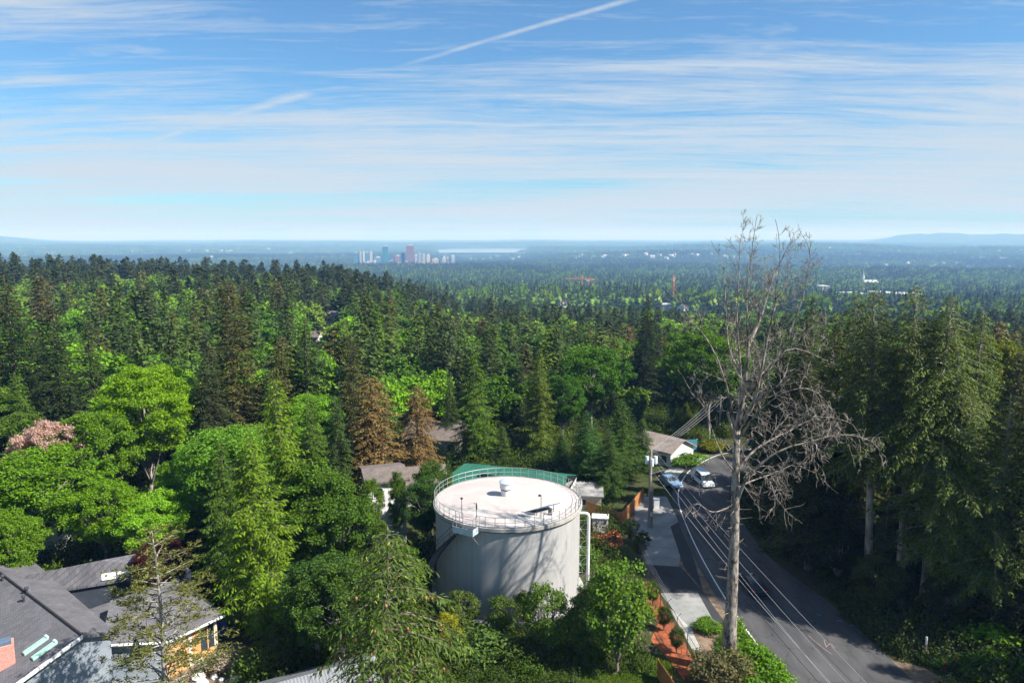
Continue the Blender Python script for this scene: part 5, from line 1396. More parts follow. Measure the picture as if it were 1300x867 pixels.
# blue white and teal panels of fence in front of the bungalow
for k, (px, py, m_, lb) in enumerate(((850, 574, M['light_panel'], 'pale blue garden screen by the bungalow'), (876, 572, mat('teal_paint', (.06, .24, .32), rough=.6), 'teal garden screen right of the pale blue one'))):
    p = G(px, py); r = empty('garden_screen', (p.x, p.y, 0), rad(8)); tag(r, lb, 'screen')
    MB().box((0, 0, 1.05), (3.4 if k == 0 else 2.6, .08, 2.0)).build('panel', m_, r)
    for x in (-1.65, 1.65): MB().box((x * (1 if k == 0 else .76), .06, 1.0), (.12, .12, 2.2)).build('post', M['white_trim'], r)

# small roadside things
p = G(1174, 838); r = empty('marker_post', (p.x, p.y, 0)); tag(r, 'white marker post with a red band beneath the right firs', 'post')
MB().tube([(0, 0, 0), (0, 0, 2.3)], .09, 8).build('pole', M['white_wall'], r); MB().tube([(0, 0, 1.35), (0, 0, 1.55)], .10, 8).build('red_band', M['red_paint'], r)
p = G(1198, 850); r = empty('fire_hydrant', (p.x, p.y, 0)); tag(r, 'small red fire hydrant right of the white marker post', 'fire hydrant')
MB().lathe([(.16, 0), (.16, .06), (.11, .08), (.11, .55), (.15, .57), (.14, .64), (.08, .74), (.02, .78)], 14).build('barrel', M['red_paint'], r, True, auto=40)
for s in (-1, 1): MB().tube([(0, 0, .48), (s * .2, 0, .48)], [.06, .07], 8).build('nozzle', M['red_paint'], r)
p = G(284, 806); r = empty('recycling_bin', (p.x, p.y, 0), .3); tag(r, 'bright blue bin at the corner of the charcoal house', 'bin')
MB().slab([(-.32, -.36, 1.05), (.32, -.36, 1.05), (.32, .36, 1.05), (-.32, .36, 1.05)], 1.0, Vector((0, 0, -1))).build('body', M['blue_plastic'], r, bevel=.03)
MB().slab([(-.36, -.4, 1.12), (.36, -.4, 1.12), (.36, .42, 1.18), (-.36, .42, 1.18)], .07).build('lid', M['blue_plastic'], r)
def rock(px, py, s, label, group):
    p = G(px, py); bm = bmesh.new(); bmesh.ops.create_icosphere(bm, subdivisions=2, radius=s)
    for v_ in bm.verts: v_.co *= random.uniform(.75, 1.2); v_.co.z *= .65
    me = bpy.data.meshes.new('boulder'); bm.to_mesh(me); bm.free(); me.materials.append(M['rock'])
    o = link(bpy.data.objects.new('boulder', me)); o.location = (p.x, p.y, s * .25); tag(o, label, 'boulder', group)
for k in range(16): rock(248 + random.uniform(0, 52), 846 + random.uniform(-12, 24), random.uniform(.25, .6), 'pale grey boulder in the rockery under the orange wall', 'rockery boulders by the charcoal house')
for k in range(14): rock(545 + random.uniform(0, 60), 852 + random.uniform(-12, 16), random.uniform(.2, .5), 'pale boulder on the grass below the yellow leaved shrub', 'boulders below the tank')

# ------------------------------------------------------------------ far places: towers, church, sheds, cranes
keep_out = []      # (x0, y0, half width, length in front) strips left free of far trees
def clearing(p, hw, front=200.0, back=30.0): keep_out.append((p.x, p.y, hw, front, back))
def facade(name, a, b_, sx=.09, sz=.28):
    m, t, p, o = base_mat(name)
    c = t.n('ShaderNodeTexCoord').outputs['Object']
    br = t.n('ShaderNodeTexBrick'); br.offset = 0; br.inputs['Scale'].default_value = 1
    br.inputs['Brick Width'].default_value = 6.0; br.inputs['Row Height'].default_value = 4.0; br.inputs['Mortar Size'].default_value = 1.1; br.inputs['Mortar Smooth'].default_value = 0
    br.inputs['Color1'].default_value = (*b_, 1); br.inputs['Color2'].default_value = tuple(x * .8 for x in b_) + (1,); br.inputs['Mortar'].default_value = (*a, 1)
    s = t.n('ShaderNodeSeparateXYZ'); t.l(c, s.inputs[0]); k = t.n('ShaderNodeCombineXYZ')
    t.l(t.math('ADD', s.outputs[0], s.outputs[1]), k.inputs[0]); t.l(s.outputs[2], k.inputs[1]); t.l(k.outputs[0], br.inputs['Vector'])
    t.l(br.outputs[0], p.inputs['Base Color']); p.inputs['Roughness'].default_value = .45; return m
FAC = {'white': facade('pale_tower_front', (.42, .42, .42), (.16, .18, .22)), 'glass': facade('blue_glass_front', (.05, .14, .20), (.04, .17, .24)),
       'tan': facade('sandstone_front', (.45, .38, .32), (.14, .13, .14)), 'rose': facade('rose_tower_front', (.22, .11, .10), (.08, .05, .06)),
       'grey': facade('grey_front', (.30, .31, .33), (.10, .12, .15)), 'teal': facade('teal_glass_front', (.03, .16, .20), (.02, .12, .17))}
M['flat_roof'] = mat('pale_flat_roof', (.36, .36, .35), (.55, .55, .53), .05, .8)
def tower(px0, px1, top, bot, Yd, fac, label, cap=True, rz=None):
    c = (px0 + px1) / 2; pt = AY(c, top, Yd); pb = AY(c, bot, Yd); w_ = (px1 - px0) / FPX * Yd
    g0 = gz(pt.x, pt.y); r = empty('tower_block', (pt.x, pt.y, g0), rad(random.uniform(5, 25)) if rz is None else rz); tag(r, label, 'office tower')
    h = pt.z - g0; w_ *= .86
    MB().box((0, 0, h / 2 - 5), (w_, w_ * .9, h + 10)).build('wall', FAC[fac], r)
    MB().box((0, 0, h + .6), (w_ * .97, w_ * .87, 1.2)).build('roof', M['flat_roof'], r)
    if cap: MB().box((w_ * .1, 0, h + 3), (w_ * .4, w_ * .4, 5)).build('plant_room', M['flat_roof'], r)
CITY = [
 (485, 493, 313, 335, 'teal', 'teal glass tower with slanted shoulder, tall one left of the rose tower'),
 (515, 526, 312, 338, 'rose', 'tallest rose brown tower in the middle of the distant city'),
 (449, 454, 321, 336, 'glass', 'bluish tower at the left end of the distant city'), (456, 459, 321, 335, 'grey', 'narrow grey tower second from the left of the city'),
 (460, 463, 320, 334, 'white', 'narrow white tower near the left end of the city'), (464, 468, 321, 334, 'glass', 'blue glass tower right of the narrow white one'),
 (469, 473, 320, 333, 'white', 'pale twin-edged tower left of the teal glass tower'), (474, 484, 327, 336, 'glass', 'low blue glass block at the foot of the teal tower'),
 (501, 508, 325, 338, 'rose', 'short rose block left of the glass slab'), (509, 514, 321, 337, 'glass', 'blue glass slab touching the left side of the rose tower'),
 (526, 530, 324, 336, 'grey', 'grey tower touching the right side of the rose tower'), (531, 535, 322, 335, 'grey', 'dark grey tower, second right of the rose tower'),
 (536, 540, 323, 336, 'white', 'pale tower, third right of the rose tower'), (541, 546, 324, 337, 'tan', 'sandy broad tower right of the city centre'),
 (548, 557, 329, 337, 'tan', 'low sandy block between city centre and twin white towers'), (562, 566, 326, 334, 'white', 'left of the twin white towers east of the city'),
 (567, 570, 327, 335, 'white', 'short white block between the twin towers'), (572, 577, 325, 333, 'grey', 'right grey-blue one of the twin towers east of the city'),
 (494, 500, 331, 339, 'white', 'low white block in front of the teal tower'), (478, 484, 331, 339, 'tan', 'low sandy block in front of the blue glass block'),
 (530, 540, 334, 340, 'white', 'low long white block in front of the city centre'), (511, 524, 335, 341, 'white', 'low long white block at the foot of the rose tower'),
]
for (a, b_, t_, bo, f_, lb) in CITY: tower(a, b_, t_, bo, 4250 + random.uniform(-60, 60), f_, lb)
clearing(AY(515, 336, 4250), 360, 420, 300)

def hall(px, py, wpx, h, label, m_wall='white_wall', roof='flat_roof', cat='warehouse', dep=30, name='warehouse', Yd=None, lift=0, cl=True, group=None):
    p = hit(px, py + lift); w_ = wpx / FPX * p.y
    r = empty(name, (p.x, p.y, p.z), rad(random.uniform(-12, 12))); tag(r, label, cat, group)
    MB().box((0, 0, h / 2 - 3), (w_, dep, h + 6)).build('wall', M[m_wall], r)
    MB().box((0, 0, h + .3), (w_ + 1.5, dep + 1.5, .6)).build('roof', M[roof], r)
    if cl: clearing(p, w_ * .62 + 8, 210, dep * .7)
    return r
hall(1080, 378, 26, 10, 'long white roofed warehouse above the roadside firs, left one', dep=60)
hall(1119, 377, 22, 10, 'white roofed warehouse above the roadside firs, middle one', dep=60)
hall(1150, 378, 34, 9, 'long low white warehouse above the roadside firs, right one', dep=60)
hall(1262, 374, 28, 8, 'pale long warehouse in the woods at the far right', dep=50)
hall(872, 375, 24, 8, 'white hall with long front left of the dead tree crown', dep=50)
hall(845, 392, 10, 6, 'small white hall in the trees left of the dead tree', dep=25)
hall(1044, 372, 10, 16, 'grey-white industrial building glimpsed right of the dead tree crown', 'pale_box', dep=40)
# the white church with its spire
M['church_wall'] = mat('church_wall', (.46, .46, .44), rough=.8)
def church():
    p = hit(1103, 366); r = empty('church', (p.x, p.y, p.z), rad(4)); tag(r, 'distant white church with a tall slender spire on its left end', 'church')
    k = p.y / FPX
    MB().box((0, 0, 4), (21 * k * .9, 22, 28)).build('wall', M['church_wall'], r)
    MB().slab([(-9.5 * k, -12, 18.2), (9.5 * k, -12, 18.2), (9.5 * k, 0, 24), (-9.5 * k, 0, 24)], .4).slab([(-9.5 * k, 0, 24.01), (9.5 * k, 0, 24.01), (9.5 * k, 12, 18.2), (-9.5 * k, 12, 18.2)], .4).build('roof', M['flat_roof'], r)
    s = MB().box((-9.2 * k, -4, 13), (6.5, 6.5, 40)).build('tower', M['church_wall'], r)
    MB().lathe([(4.0, 0), (1.6, 8), (.1, 24)], 8, (-9.2 * k, -4, 33)).build('spire', M['church_wall'], s)
    for i in range(7): MB().box(((-7 + i * 2.3) * k, -11.1, 11), (3.4, .3, 9)).build('window', M['glass'], r)
    clearing(p, 14 * k, 260, 30)
church()
# tower cranes
M['crane'] = mat('orange_crane_paint', (.55, .20, .03), rough=.5)
def crane(px, top, bot, jib, ang, label, Yd):
    pt = AY(px, top, Yd); g0 = gz(pt.x, pt.y); H_ = pt.z - g0
    r = empty('tower_crane', (pt.x, pt.y, g0), rad(ang)); tag(r, label, 'crane')
    def lattice(a, b_, w_, n):
        mb = MB(); a, b_ = Vector(a), Vector(b_); d = (b_ - a).normalized(); u = d.cross(Vector((0, 1, .01))).normalized(); v_ = d.cross(u)
        cs = [(-w_, -w_), (w_, -w_), (w_, w_), (-w_, w_)]
        for cu, cv in cs: mb.tube([a + u * cu + v_ * cv, b_ + u * cu + v_ * cv], w_ * .3, 4)
        for k in range(n):
            p0 = a.lerp(b_, k / n); p1 = a.lerp(b_, (k + 1) / n)
            for q in range(4):
                c0, c1 = cs[q], cs[(q + 1) % 4]; mb.tube([p0 + u * c0[0] + v_ * c0[1], p1 + u * c1[0] + v_ * c1[1]], w_ * .2, 3)
        return mb
    lattice((0, 0, -3), (0, 0, H_), 1.3, 14).build('mast', M['crane'], r)
    j = lattice((-jib * .28, 0, H_), (jib, 0, H_), 1.1, 16).build('jib', M['crane'], r)
    MB().tube([(0, 0, H_), (0, 0, H_ + 7)], .6, 4).tube([(0, 0, H_ + 7), (jib * .75, 0, H_ + 1)], .25, 4).tube([(0, 0, H_ + 7), (-jib * .25, 0, H_ + 1)], .25, 4).build('tie_bars', M['crane'], j)
    MB().box((-jib * .24, 0, H_ - 2), (6, 3, 4)).build('counterweight', M['concrete'], j)
    MB().box((1.8, 0, H_ - 2.6), (2.2, 2.2, 2.8)).build('cab', M['glass'], r)
crane(739, 354, 366, 42, 170, 'orange tower crane in the distant woods, the left of two', 1820)
crane(748, 355, 368, 14, 10, 'orange tower crane with short jib, the right of two', 1800)
crane(855, 354, 366, 9, 60, 'red-brown tower crane standing alone left of the dead tree crown', 1300)
clearing(AY(742, 366, 1810), 34, 420, 30); clearing(AY(855, 366, 1300), 15, 160, 20)

# houses of the valley and of the plateau: each one a thing
M['pink_wall'] = mat('salmon_wall', (.50, .30, .24), rough=.8)
def little_house(px, py, wall_, roof_, label, group=None, sc=1.0, hw=6, front=190, rz=None):
    p = hit(px, py)
    gable_house('house', label, p.x, p.y, 12 * sc, 8.5 * sc, 4.6 * sc, 2.4 * sc, rad(random.uniform(-60, 60)) if rz is None else rz, M[wall_], M[roof_], group=group, windows=sc <= 1 and p.y < 700, z=p.z + .2)
    clearing(p, hw * sc, front, 8)
for (px, py, w_, rf_, lb) in ((188, 372, 'pink_wall', 'tan_shingle', 'salmon walled house high on the left slope under the skyline firs'), (162, 392, 'pink_wall', 'tan_shingle', 'salmon walled house amid bright trees halfway down the left slope'),
        (245, 370, 'white_wall', 'tan_shingle', 'small white house on the left slope'), (331, 360, 'white_wall', 'tan_shingle', 'pale house near the skyline firs left of the city'),
        (337, 379, 'white_wall', 'brown_shingle', 'white house just below the skyline firs left of the city'), (426, 408, 'white_wall', 'tan_shingle', 'white house end at the right side of the left slope'),
        (506, 406, 'pink_wall', 'tan_shingle', 'salmon house in the forest gap below the distant city'), (395, 438, 'white_wall', 'brown_shingle', 'brown roofed white house in the middle of the left forest')):
    little_house(px, py, w_, rf_, lb, sc=.72, hw=6, front=150)
rs_ = random.Random(4)
for k in range(46):
    px = rs_.uniform(560, 1000); py = rs_.uniform(362, 398) if px < 880 else rs_.uniform(360, 385)
    little_house(px, py, 'white_wall', rs_.choice(['tan_shingle', 'brown_shingle', 'flat_roof']), 'small pale house among dark conifers of the valley floor', 'houses of the valley', sc=rs_.uniform(.8, 1.2), hw=8, front=120)
for k in range(40):
    px = rs_.uniform(560, 800); py = rs_.uniform(340, 366)
    little_house(px, py, 'white_wall', 'tan_shingle', 'tiny pale house on the hazy slopes below the lake', 'houses on the hazy slopes', sc=rs_.uniform(.9, 1.4), hw=8, front=120)
for k in range(44):
    px = rs_.uniform(1030, 1300); py = rs_.uniform(312, 345)
    little_house(px, py, 'white_wall', 'flat_roof', 'tiny pale building on the hazy ridges at the far right', 'buildings of the right ridges', sc=rs_.uniform(1.0, 2.2), hw=9, front=260)
for k in range(110):
    px = rs_.uniform(0, 450); py = 308 + 20 * rs_.random() ** 1.2
    little_house(px, py, rs_.choice(['white_wall', 'pale_box']), rs_.choice(['flat_roof', 'pale_box', 'tan_shingle']), 'tiny pale building of the hazy suburbs left of the city', 'buildings of the left suburbs', sc=rs_.uniform(1.0, 2.6), hw=9, front=300)
for k in range(60):
    px = rs_.uniform(585, 960); py = 325 + rs_.gauss(0, 3.2) + max(0, (700 - px)) * .05
    little_house(px, py, 'white_wall', rs_.choice(['flat_roof', 'flat_roof', 'tan_shingle']), 'tiny pale building in the suburb strip right of the city', 'buildings of the suburb strip', sc=rs_.uniform(1.0, 2.6), hw=9, front=300)

for k in range(30):      # low blocks crowding round the towers
    px = rs_.uniform(452, 578); bo = rs_.uniform(336, 342) if px < 560 else rs_.uniform(331, 337)
    w_ = rs_.uniform(3, 8); tower(px, px + w_, bo - rs_.uniform(3.0, 6.5), bo, 4250 - rs_.uniform(60, 330), rs_.choice(['white', 'tan', 'grey', 'white']), 'low pale block crowding the foot of the distant city towers', cap=False)
    SC.objects[-1]
for o in SC.objects:
    if str(o.get('label', '')).startswith('low pale block crowding'): o['group'] = 'low blocks of the distant city'

# ------------------------------------------------------------------ the forest
PROT += [(546, 744, 582, 800, 69), (742, 832, 596, 700, 100), (828, 925, 535, 640, 122), (464, 508, 592, 652, 91), (538, 568, 526, 546, 118), (0, 46, 612, 655, 83),
         (0, 300, 690, 867, 66), (505, 545, 586, 606, 100), (1195, 1235, 640, 670, 90), (1275, 1300, 610, 650, 96), (560, 725, 585, 600, 108)]
roadA = [Vector((*q, 0)) for q in EDGE]
def road_dist(x, y):
    """signed distance to the right of the edge line"""
    best = 1e9; sg = 0
    for k in range(len(EDGE) - 1):
        ax, ay = EDGE[k]; bx, by = EDGE[k+1]; dx, dy = bx - ax, by - ay; L2 = dx*dx + dy*dy
        t_ = max(0, min(1, ((x-ax)*dx + (y-ay)*dy) / L2)); cx, cy = ax + dx*t_, ay + dy*t_
        d = math.hypot(x-cx, y-cy)
        if d < best: best = d; sg = 1 if (dx*(y-ay) - dy*(x-ax)) < 0 else -1
    return best * sg
POSTP, HYDP = G(1174, 838), G(1198, 850)
def BEDS(x, y):
    if road_dist(x, y) > -10.5 or y < 60: return False
    return nz(x, y, 2.3, 1) > -.15
HOUSES = [(o.location.x, o.location.y) for o in SC.objects if o.get('category') in ('house', 'building', 'shed', 'garage')]
def blocked(x, y, R_):
    if math.hypot(x - TC.x, y - TC.y) < TR + 2.2 + R_ * .5: return True
    if y < 150 and -9 - R_ * .6 < road_dist(x, y) < 9.2 + 3 * (y < 84) + R_ * .35: return True
    for hx, hy in HOUSES:
        if abs(x - hx) < 20 and math.hypot(x - hx, y - hy) < 6.5 + R_ * .5: return True
    if 5 < x < 25 and 48 < y < 96 and not (R_ < 1 and BEDS(x, y)): return True                        # mulch, gravel and lawn
    if -52 < x < -22 and y < 72: return True                          # charcoal house
    return False
def cleared(x, y):
    for (cx, cy, hw, fr, bk) in keep_out:
        L = math.hypot(cx, cy); ux, uy = cx / L, cy / L
        along = x * ux + y * uy - L; across = abs(x * uy - y * ux)
        if -fr < along < bk and across < hw: return True
    return False
def nz(x, y, s, o=0): return math.sin(x / s + 1.7 * math.sin(y / s * .8 + o)) * .5 + math.sin(y / s * 1.3 + 1.3 * math.sin(x / s * .6 + 2 * o)) * .5
PROF = ([-300, 0, 150, 300, 430, 480, 530, 580, 700, 800, 900, 1300, 1600], [322, 323, 326, 329, 334, 341, 354, 377, 386, 390, 396, 392, 392])
cand = []
fr_ = random.Random(21)
cell = 7.2
Yc = 58.0
while Yc < 900:
    c_ = cell * (1 + max(0, Yc - 200) / 900)
    xm = Yc * .82 + 30; X_ = -xm
    while X_ < xm:
        x = X_ + fr_.uniform(-.45, .45) * c_; y = Yc + fr_.uniform(-.45, .45) * c_; X_ += c_
        if y < 58: continue
        px0, _ = proj(x, y, 10)
        nval = nz(x, y, 38, .3) + nz(x, y, 13, 2) * .5
        pc = .24 if px0 < 560 else .64
        if y > 380 and px0 < 600: pc = .40
        if 470 < y < 640 and px0 < 560: pc = .68
        con = (nval * .38 + .5) < pc if px0 < 560 else fr_.random() < pc
        if fr_.random() < .15: con = not con
        if con:
            k = fr_.choice(['fir', 'fir', 'old_fir', 'old_fir', 'slim_fir', 'cedar']); h = fr_.uniform(20, 33)
            if fr_.random() < .12: h += 5
            if k == 'cedar': h *= .85
            wd = fr_.uniform(1.0, 1.55)
        else:
            k = fr_.choice(['maple', 'maple', 'alder']); h = fr_.uniform(12, 20); wd = fr_.uniform(.9, 1.25)
        R_ = {'fir': 4.6, 'old_fir': 4.8, 'slim_fir': 3.2, 'cedar': 4.6, 'maple': 6.2, 'alder': 4.2}[k] * h / (28 if con else 17)
        if blocked(x, y, R_) or cleared(x, y): continue
        if any((x - a) ** 2 + (y - b) ** 2 < (r_ + R_ * .45) ** 2 for a, b, r_ in placed if abs(x - a) < 12): continue
        g0 = gz(x, y)
        px, py = proj(x, y, g0 + h)
        if y > 150:
            lim = np.interp(px, *PROF) + fr_.uniform(-3, 14) + (0 if y > 430 or px > 600 else 6)
            if y < 420: lim += (420 - y) * .10
            zmax = AY(px, lim, y).z
            if g0 + h > zmax:
                h = zmax - g0
                if h < 8: 
                    continue
                px, py = proj(x, y, g0 + h)
        elif py < 400:
            h = AY(px, 400 + fr_.uniform(0, 40), y).z - g0; px, py = proj(x, y, g0 + h)
        rp = R_ / y * FPX * .9; bad = False
        for (a, b, t_, bt, Yp) in PROT:
            if y < Yp and a - rp < px < b + rp and py < bt:
                hn = AY(px, bt + 4, y).z - g0
                if hn > 7: h = min(h, hn); _, py = proj(x, y, g0 + h)
                else: bad = True; break
        if bad: continue
        if con and h < 9: k = 'slim_fir'
        cand.append((h / y, x, y, h, k, wd, con, px, py))
    Yc += c_
cand.sort(reverse=True)
FIRC = [(.024,.040,.011), (.034,.056,.014), (.055,.062,.018), (.064,.056,.020), (.042,.074,.016), (.030,.046,.018), (.048,.078,.018)]
CEDC = [(.055,.10,.014), (.045,.085,.016), (.07,.115,.016), (.035,.062,.016)]
BROC = [(.06,.135,.013), (.08,.17,.012), (.10,.205,.012), (.05,.105,.016), (.075,.14,.02), (.042,.085,.018)]
def where(px, py, y):
    if y > 420: d = 'on the skyline' if py < 352 and px < 560 else 'in the farthest forest'
    elif y > 250: d = 'far in the forest'
    elif y > 150: d = 'in the mid forest'
    else: d = 'in the near forest'
    if px < 150: s = 'by the left edge'
    elif px < 300: s = 'above the charcoal house'
    elif px < 430: s = 'above the lime cedars'
    elif px < 560: s = 'above the rusty cedars'
    elif px < 740: s = 'behind the water tank'
    elif px < 860: s = 'behind the utility pole'
    elif px < 1030: s = 'behind the dead tree'
    else: s = 'behind the roadside firs'
    return d + ' ' + s
count = {True: 0, False: 0}
rest = []; TL = []
for (_, x, y, h, k, wd, con, px, py) in cand:
    inview = -60 < px < 1360
    if not inview and y > 110: continue
    if y > 110 and not inview: continue
    if count[con] < (262 if con else 280) and inview:
        count[con] += 1
        lod = None if y < 118 else 'm'
        col = fr_.choice(FIRC if 'fir' in k else CEDC if k == 'cedar' else BROC)
        if not con and px > 600: col = fr_.choice(BROC[3:] + BROC[:1])
        if not con: col = tuple(c * (1.6 if px < 600 else 1.25) for c in col)
        if con: col = tuple(c * 1.3 for c in col)
        j = fr_.uniform(.85, 1.15); col = tuple(c * j for c in col)
        lum = sum(col)
        if con: ad = ('near-black' if lum < .075 else 'dark green' if lum < .10 else 'olive brown' if col[0] > col[1] * .8 else 'mid green' if lum < .16 else 'yellow green')
        else: ad = ('deep green' if lum < .16 else 'mid green' if lum < .21 else 'fresh green' if lum < .26 else 'vivid lime')
        sz = 'short' if h < 13 else 'tall' if h > 22 else ''
        kn = {'fir': 'fir', 'slim_fir': 'slim fir', 'old_fir': 'ragged fir', 'cedar': 'drooping cedar', 'maple': 'round maple', 'alder': 'alder'}[k]
        w_ = where(px, py, y)
        lb = ' '.join((sz + ' ' + ad + ' ' + kn + ' ' + w_).split())
        o = place_tree(k, x, y, h, wd, col, {'fir': 'fir_tree', 'slim_fir': 'fir_tree', 'old_fir': 'fir_tree', 'cedar': 'cedar_tree', 'maple': 'maple_tree', 'alder': 'alder_tree'}[k], lb, 'conifer' if con else 'broadleaf tree', None, lod=lod)
        TL.append((lb, px, o))
    else: rest.append((x, y, h, k, con, wd))
# tell like trees apart by their order from left to right
byl = {}
for lb, px, o in TL: byl.setdefault(lb, []).append((px, o))
ORD = 'second third fourth fifth sixth seventh eighth ninth tenth eleventh twelfth thirteenth fourteenth fifteenth sixteenth seventeenth eighteenth nineteenth twentieth'.split() + ['%dth' % q for q in range(21, 99)]
for lb, L_ in byl.items():
    L_.sort(key=lambda q: q[0])
    for i, (px, o) in enumerate(L_):
        if len(L_) == 1: continue
        pre = 'leftmost' if i == 0 else 'rightmost' if i == len(L_) - 1 else ORD[i - 1] + ' from left,'
        o['label'] = pre + ' ' + lb
        o['group'] = lb
print('FOREST things', count, 'rest', len(rest), 'nearest rest', min(r[1] for r in rest))

# --- everything beyond: one mass, set out by geometry nodes
SRC = bpy.data.collections.new('tree_sources')
def scatter(name, sources, pts, scl, rz, idx, tilt=None):
    col = bpy.data.collections.new(name + '_sources')
    for k, (me) in enumerate(sources):
        o = bpy.data.objects.new('%s_%03d' % (name + '_src', k), me); col.objects.link(o)
    me = bpy.data.meshes.new(name); n = len(pts); me.vertices.add(n); me.vertices.foreach_set('co', np.asarray(pts, np.float32).ravel())
    for nm, ty, dat in (('scl', 'FLOAT_VECTOR', scl), ('rot', 'FLOAT_VECTOR', np.stack([np.zeros(n), np.zeros(n), rz], 1) if tilt is None else tilt), ('pick', 'INT', idx)):
        a = me.attributes.new(nm, ty, 'POINT')
        if ty == 'INT': a.data.foreach_set('value', np.asarray(dat, np.int32))
        else: a.data.foreach_set('vector', np.asarray(dat, np.float32).ravel())
    ob = link(bpy.data.objects.new(name, me)); tag(ob, kind='stuff')
    ng = bpy.data.node_groups.new(name + '_nodes', 'GeometryNodeTree')
    ng.interface.new_socket('Geometry', in_out='INPUT', socket_type='NodeSocketGeometry'); ng.interface.new_socket('Geometry', in_out='OUTPUT', socket_type='NodeSocketGeometry')
    N = ng.nodes; gi = N.new('NodeGroupInput'); go = N.new('NodeGroupOutput')
    ci = N.new('GeometryNodeCollectionInfo'); ci.inputs[0].default_value = col; ci.inputs['Separate Children'].default_value = True; ci.inputs['Reset Children'].default_value = True
    ip = N.new('GeometryNodeInstanceOnPoints'); ip.inputs['Pick Instance'].default_value = True
    def na(nm, dt):
        q = N.new('GeometryNodeInputNamedAttribute'); q.data_type = dt; q.inputs['Name'].default_value = nm
        return next(s for s in q.outputs if s.enabled and s.name == 'Attribute')
    e2r = N.new('FunctionNodeEulerToRotation'); ng.links.new(na('rot', 'FLOAT_VECTOR'), e2r.inputs[0])
    ng.links.new(gi.outputs[0], ip.inputs['Points']); ng.links.new(ci.outputs[0], ip.inputs['Instance'])
    ng.links.new(na('pick', 'INT'), ip.inputs['Instance Index']); ng.links.new(e2r.outputs[0], ip.inputs['Rotation']); ng.links.new(na('scl', 'FLOAT_VECTOR'), ip.inputs['Scale'])
    ng.links.new(ip.outputs[0], go.inputs[0])
    md = ob.modifiers.new('scatter', 'NODES'); md.node_group = ng
    return ob
def join_geo(me_list, mats):
    """several numpy meshes in one, with their own material slots"""
    V, F, I, off = [], [], [], 0
    for (v, f, mi) in me_list:
        V.append(v); F.append(f + off); I.append(np.full(len(f), mi)); off += len(v)
    return np.concatenate(V), np.concatenate(F), np.concatenate(I)
src = []; kinds = []
for k, n_ in (('fir', 3), ('slim_fir', 1), ('cedar', 2)):
    for s in range(n_):
        c, t_ = conifer(H=1.0 * 28, R={'fir': 5.4, 'slim_fir': 3.8, 'cedar': 5.2}[k], base=.06, nb=100, leafL=1.3, leafW=.85, ds=.95, style='cedar' if k == 'cedar' else 'fir', taper=.8, sticks=False, seed=500 + s + len(k))
        v, f, mi = join_geo([(c[0], c[1], 0), (t_[0], t_[1], 1)], None)
        src.append(mesh_np('far_' + k, v, [f], [M['far_conifer'], M['bark']], mi)); kinds.append((k, 28))
for k, n_ in (('maple', 3), ('alder', 1)):
    for s in range(n_):
        c, t_ = broadleaf(H=17, R=6.6 if k == 'maple' else 4.2, clumps=60, leaves=24, size=1.15, clump_r=1.5, limbs=2, seed=600 + s + len(k))
        v, f, mi = join_geo([(c[0], c[1], 0), (t_[0], t_[1], 1)], None)
        src.append(mesh_np('far_' + k, v, [f], [M['far_leaf'], M['bark']], mi)); kinds.append((k, 17))
P_, S_, Z_, I_ = [], [], [], []
for (x, y, h, k, con, wd) in rest:
    k = 'fir' if k == 'old_fir' else k; opts = [i for i, q in enumerate(kinds) if q[0] == k]; i = fr_.choice(opts); s = h / kinds[i][1]
    P_.append((x, y, gz(x, y) - .2)); S_.append((s * wd * 1.05, s * wd * 1.05, s)); Z_.append(fr_.uniform(0, 6.28)); I_.append(i)
scatter('forest', src, P_, S_, np.array(Z_), I_)

# clumps of small trees: 0.9 to 5 km, then larger clumps to 12 km
def tiny_conifer(h, R, g, n=26):
    zc = g.uniform(.12, 1, n) ** .9; az = g.uniform(0, 6.28, n); r = R * (1.02 - zc) * g.uniform(.5, 1.1, n)
    b = np.stack([np.cos(az) * r * .2, np.sin(az) * r * .2, h * zc], 1)
    d = np.stack([np.cos(az), np.sin(az), g.uniform(-.55, -.1, n)], 1)
    b = np.vstack([b, [[0, 0, h * .8]]]); d = np.vstack([d, [[.05, 0, 1]]]); L = np.concatenate([r + .9, [h * .2]])
    return rhombs(b, d, L, np.concatenate([np.full(n, h * .13), [h * .04]]), g.normal(size=(n + 1, 3)) * .3 + np.array([0, 0, 1]))
def tiny_round(h, R, g, n=26):
    C = g.normal(size=(n, 3)); C /= np.linalg.norm(C, axis=1, keepdims=True); C[:, 2] = np.abs(C[:, 2]) * 1.2 - .3
    P = C * np.array([R, R, h * .42]) * .85 + np.array([0, 0, h * .58])
    return rhombs(P, g.normal(size=(n, 3)), h * .32, h * .24, C + g.normal(size=(n, 3)) * .4)
def clump(seed, size, nt, hs, pcon, nf=26):
    g = np.random.default_rng(seed); L = []
    for _ in range(nt):
        x, y = g.uniform(-size / 2, size / 2, 2); h = g.uniform(*hs) * g.uniform(.7, 1.1); con = g.random() < pcon
        v, f = tiny_conifer(h, h * .17, g, nf) if con else tiny_round(h * .75, h * .27, g, nf)
        L.append((v + np.array([x, y, -1.0]), f, 0 if con else 1))
    v, f, mi = join_geo(L, None); return mesh_np('tree_clump', v, [f], [M['far_conifer'], M['far_leaf']], mi)
def spread(r0, r1, step, az0=-44, az1=44):
    out = []
    r = r0
    while r < r1:
        st = step; n = int(r * rad(az1 - az0) / st)
        a = np.radians(np.linspace(az0, az1, n)) + rng.uniform(-.5, .5, n) * st / r; rr = r + rng.uniform(-.5, .5, n) * st
        out.append(np.stack([rr * np.sin(a), rr * np.cos(a)], 1)); r += st
    return np.concatenate(out)
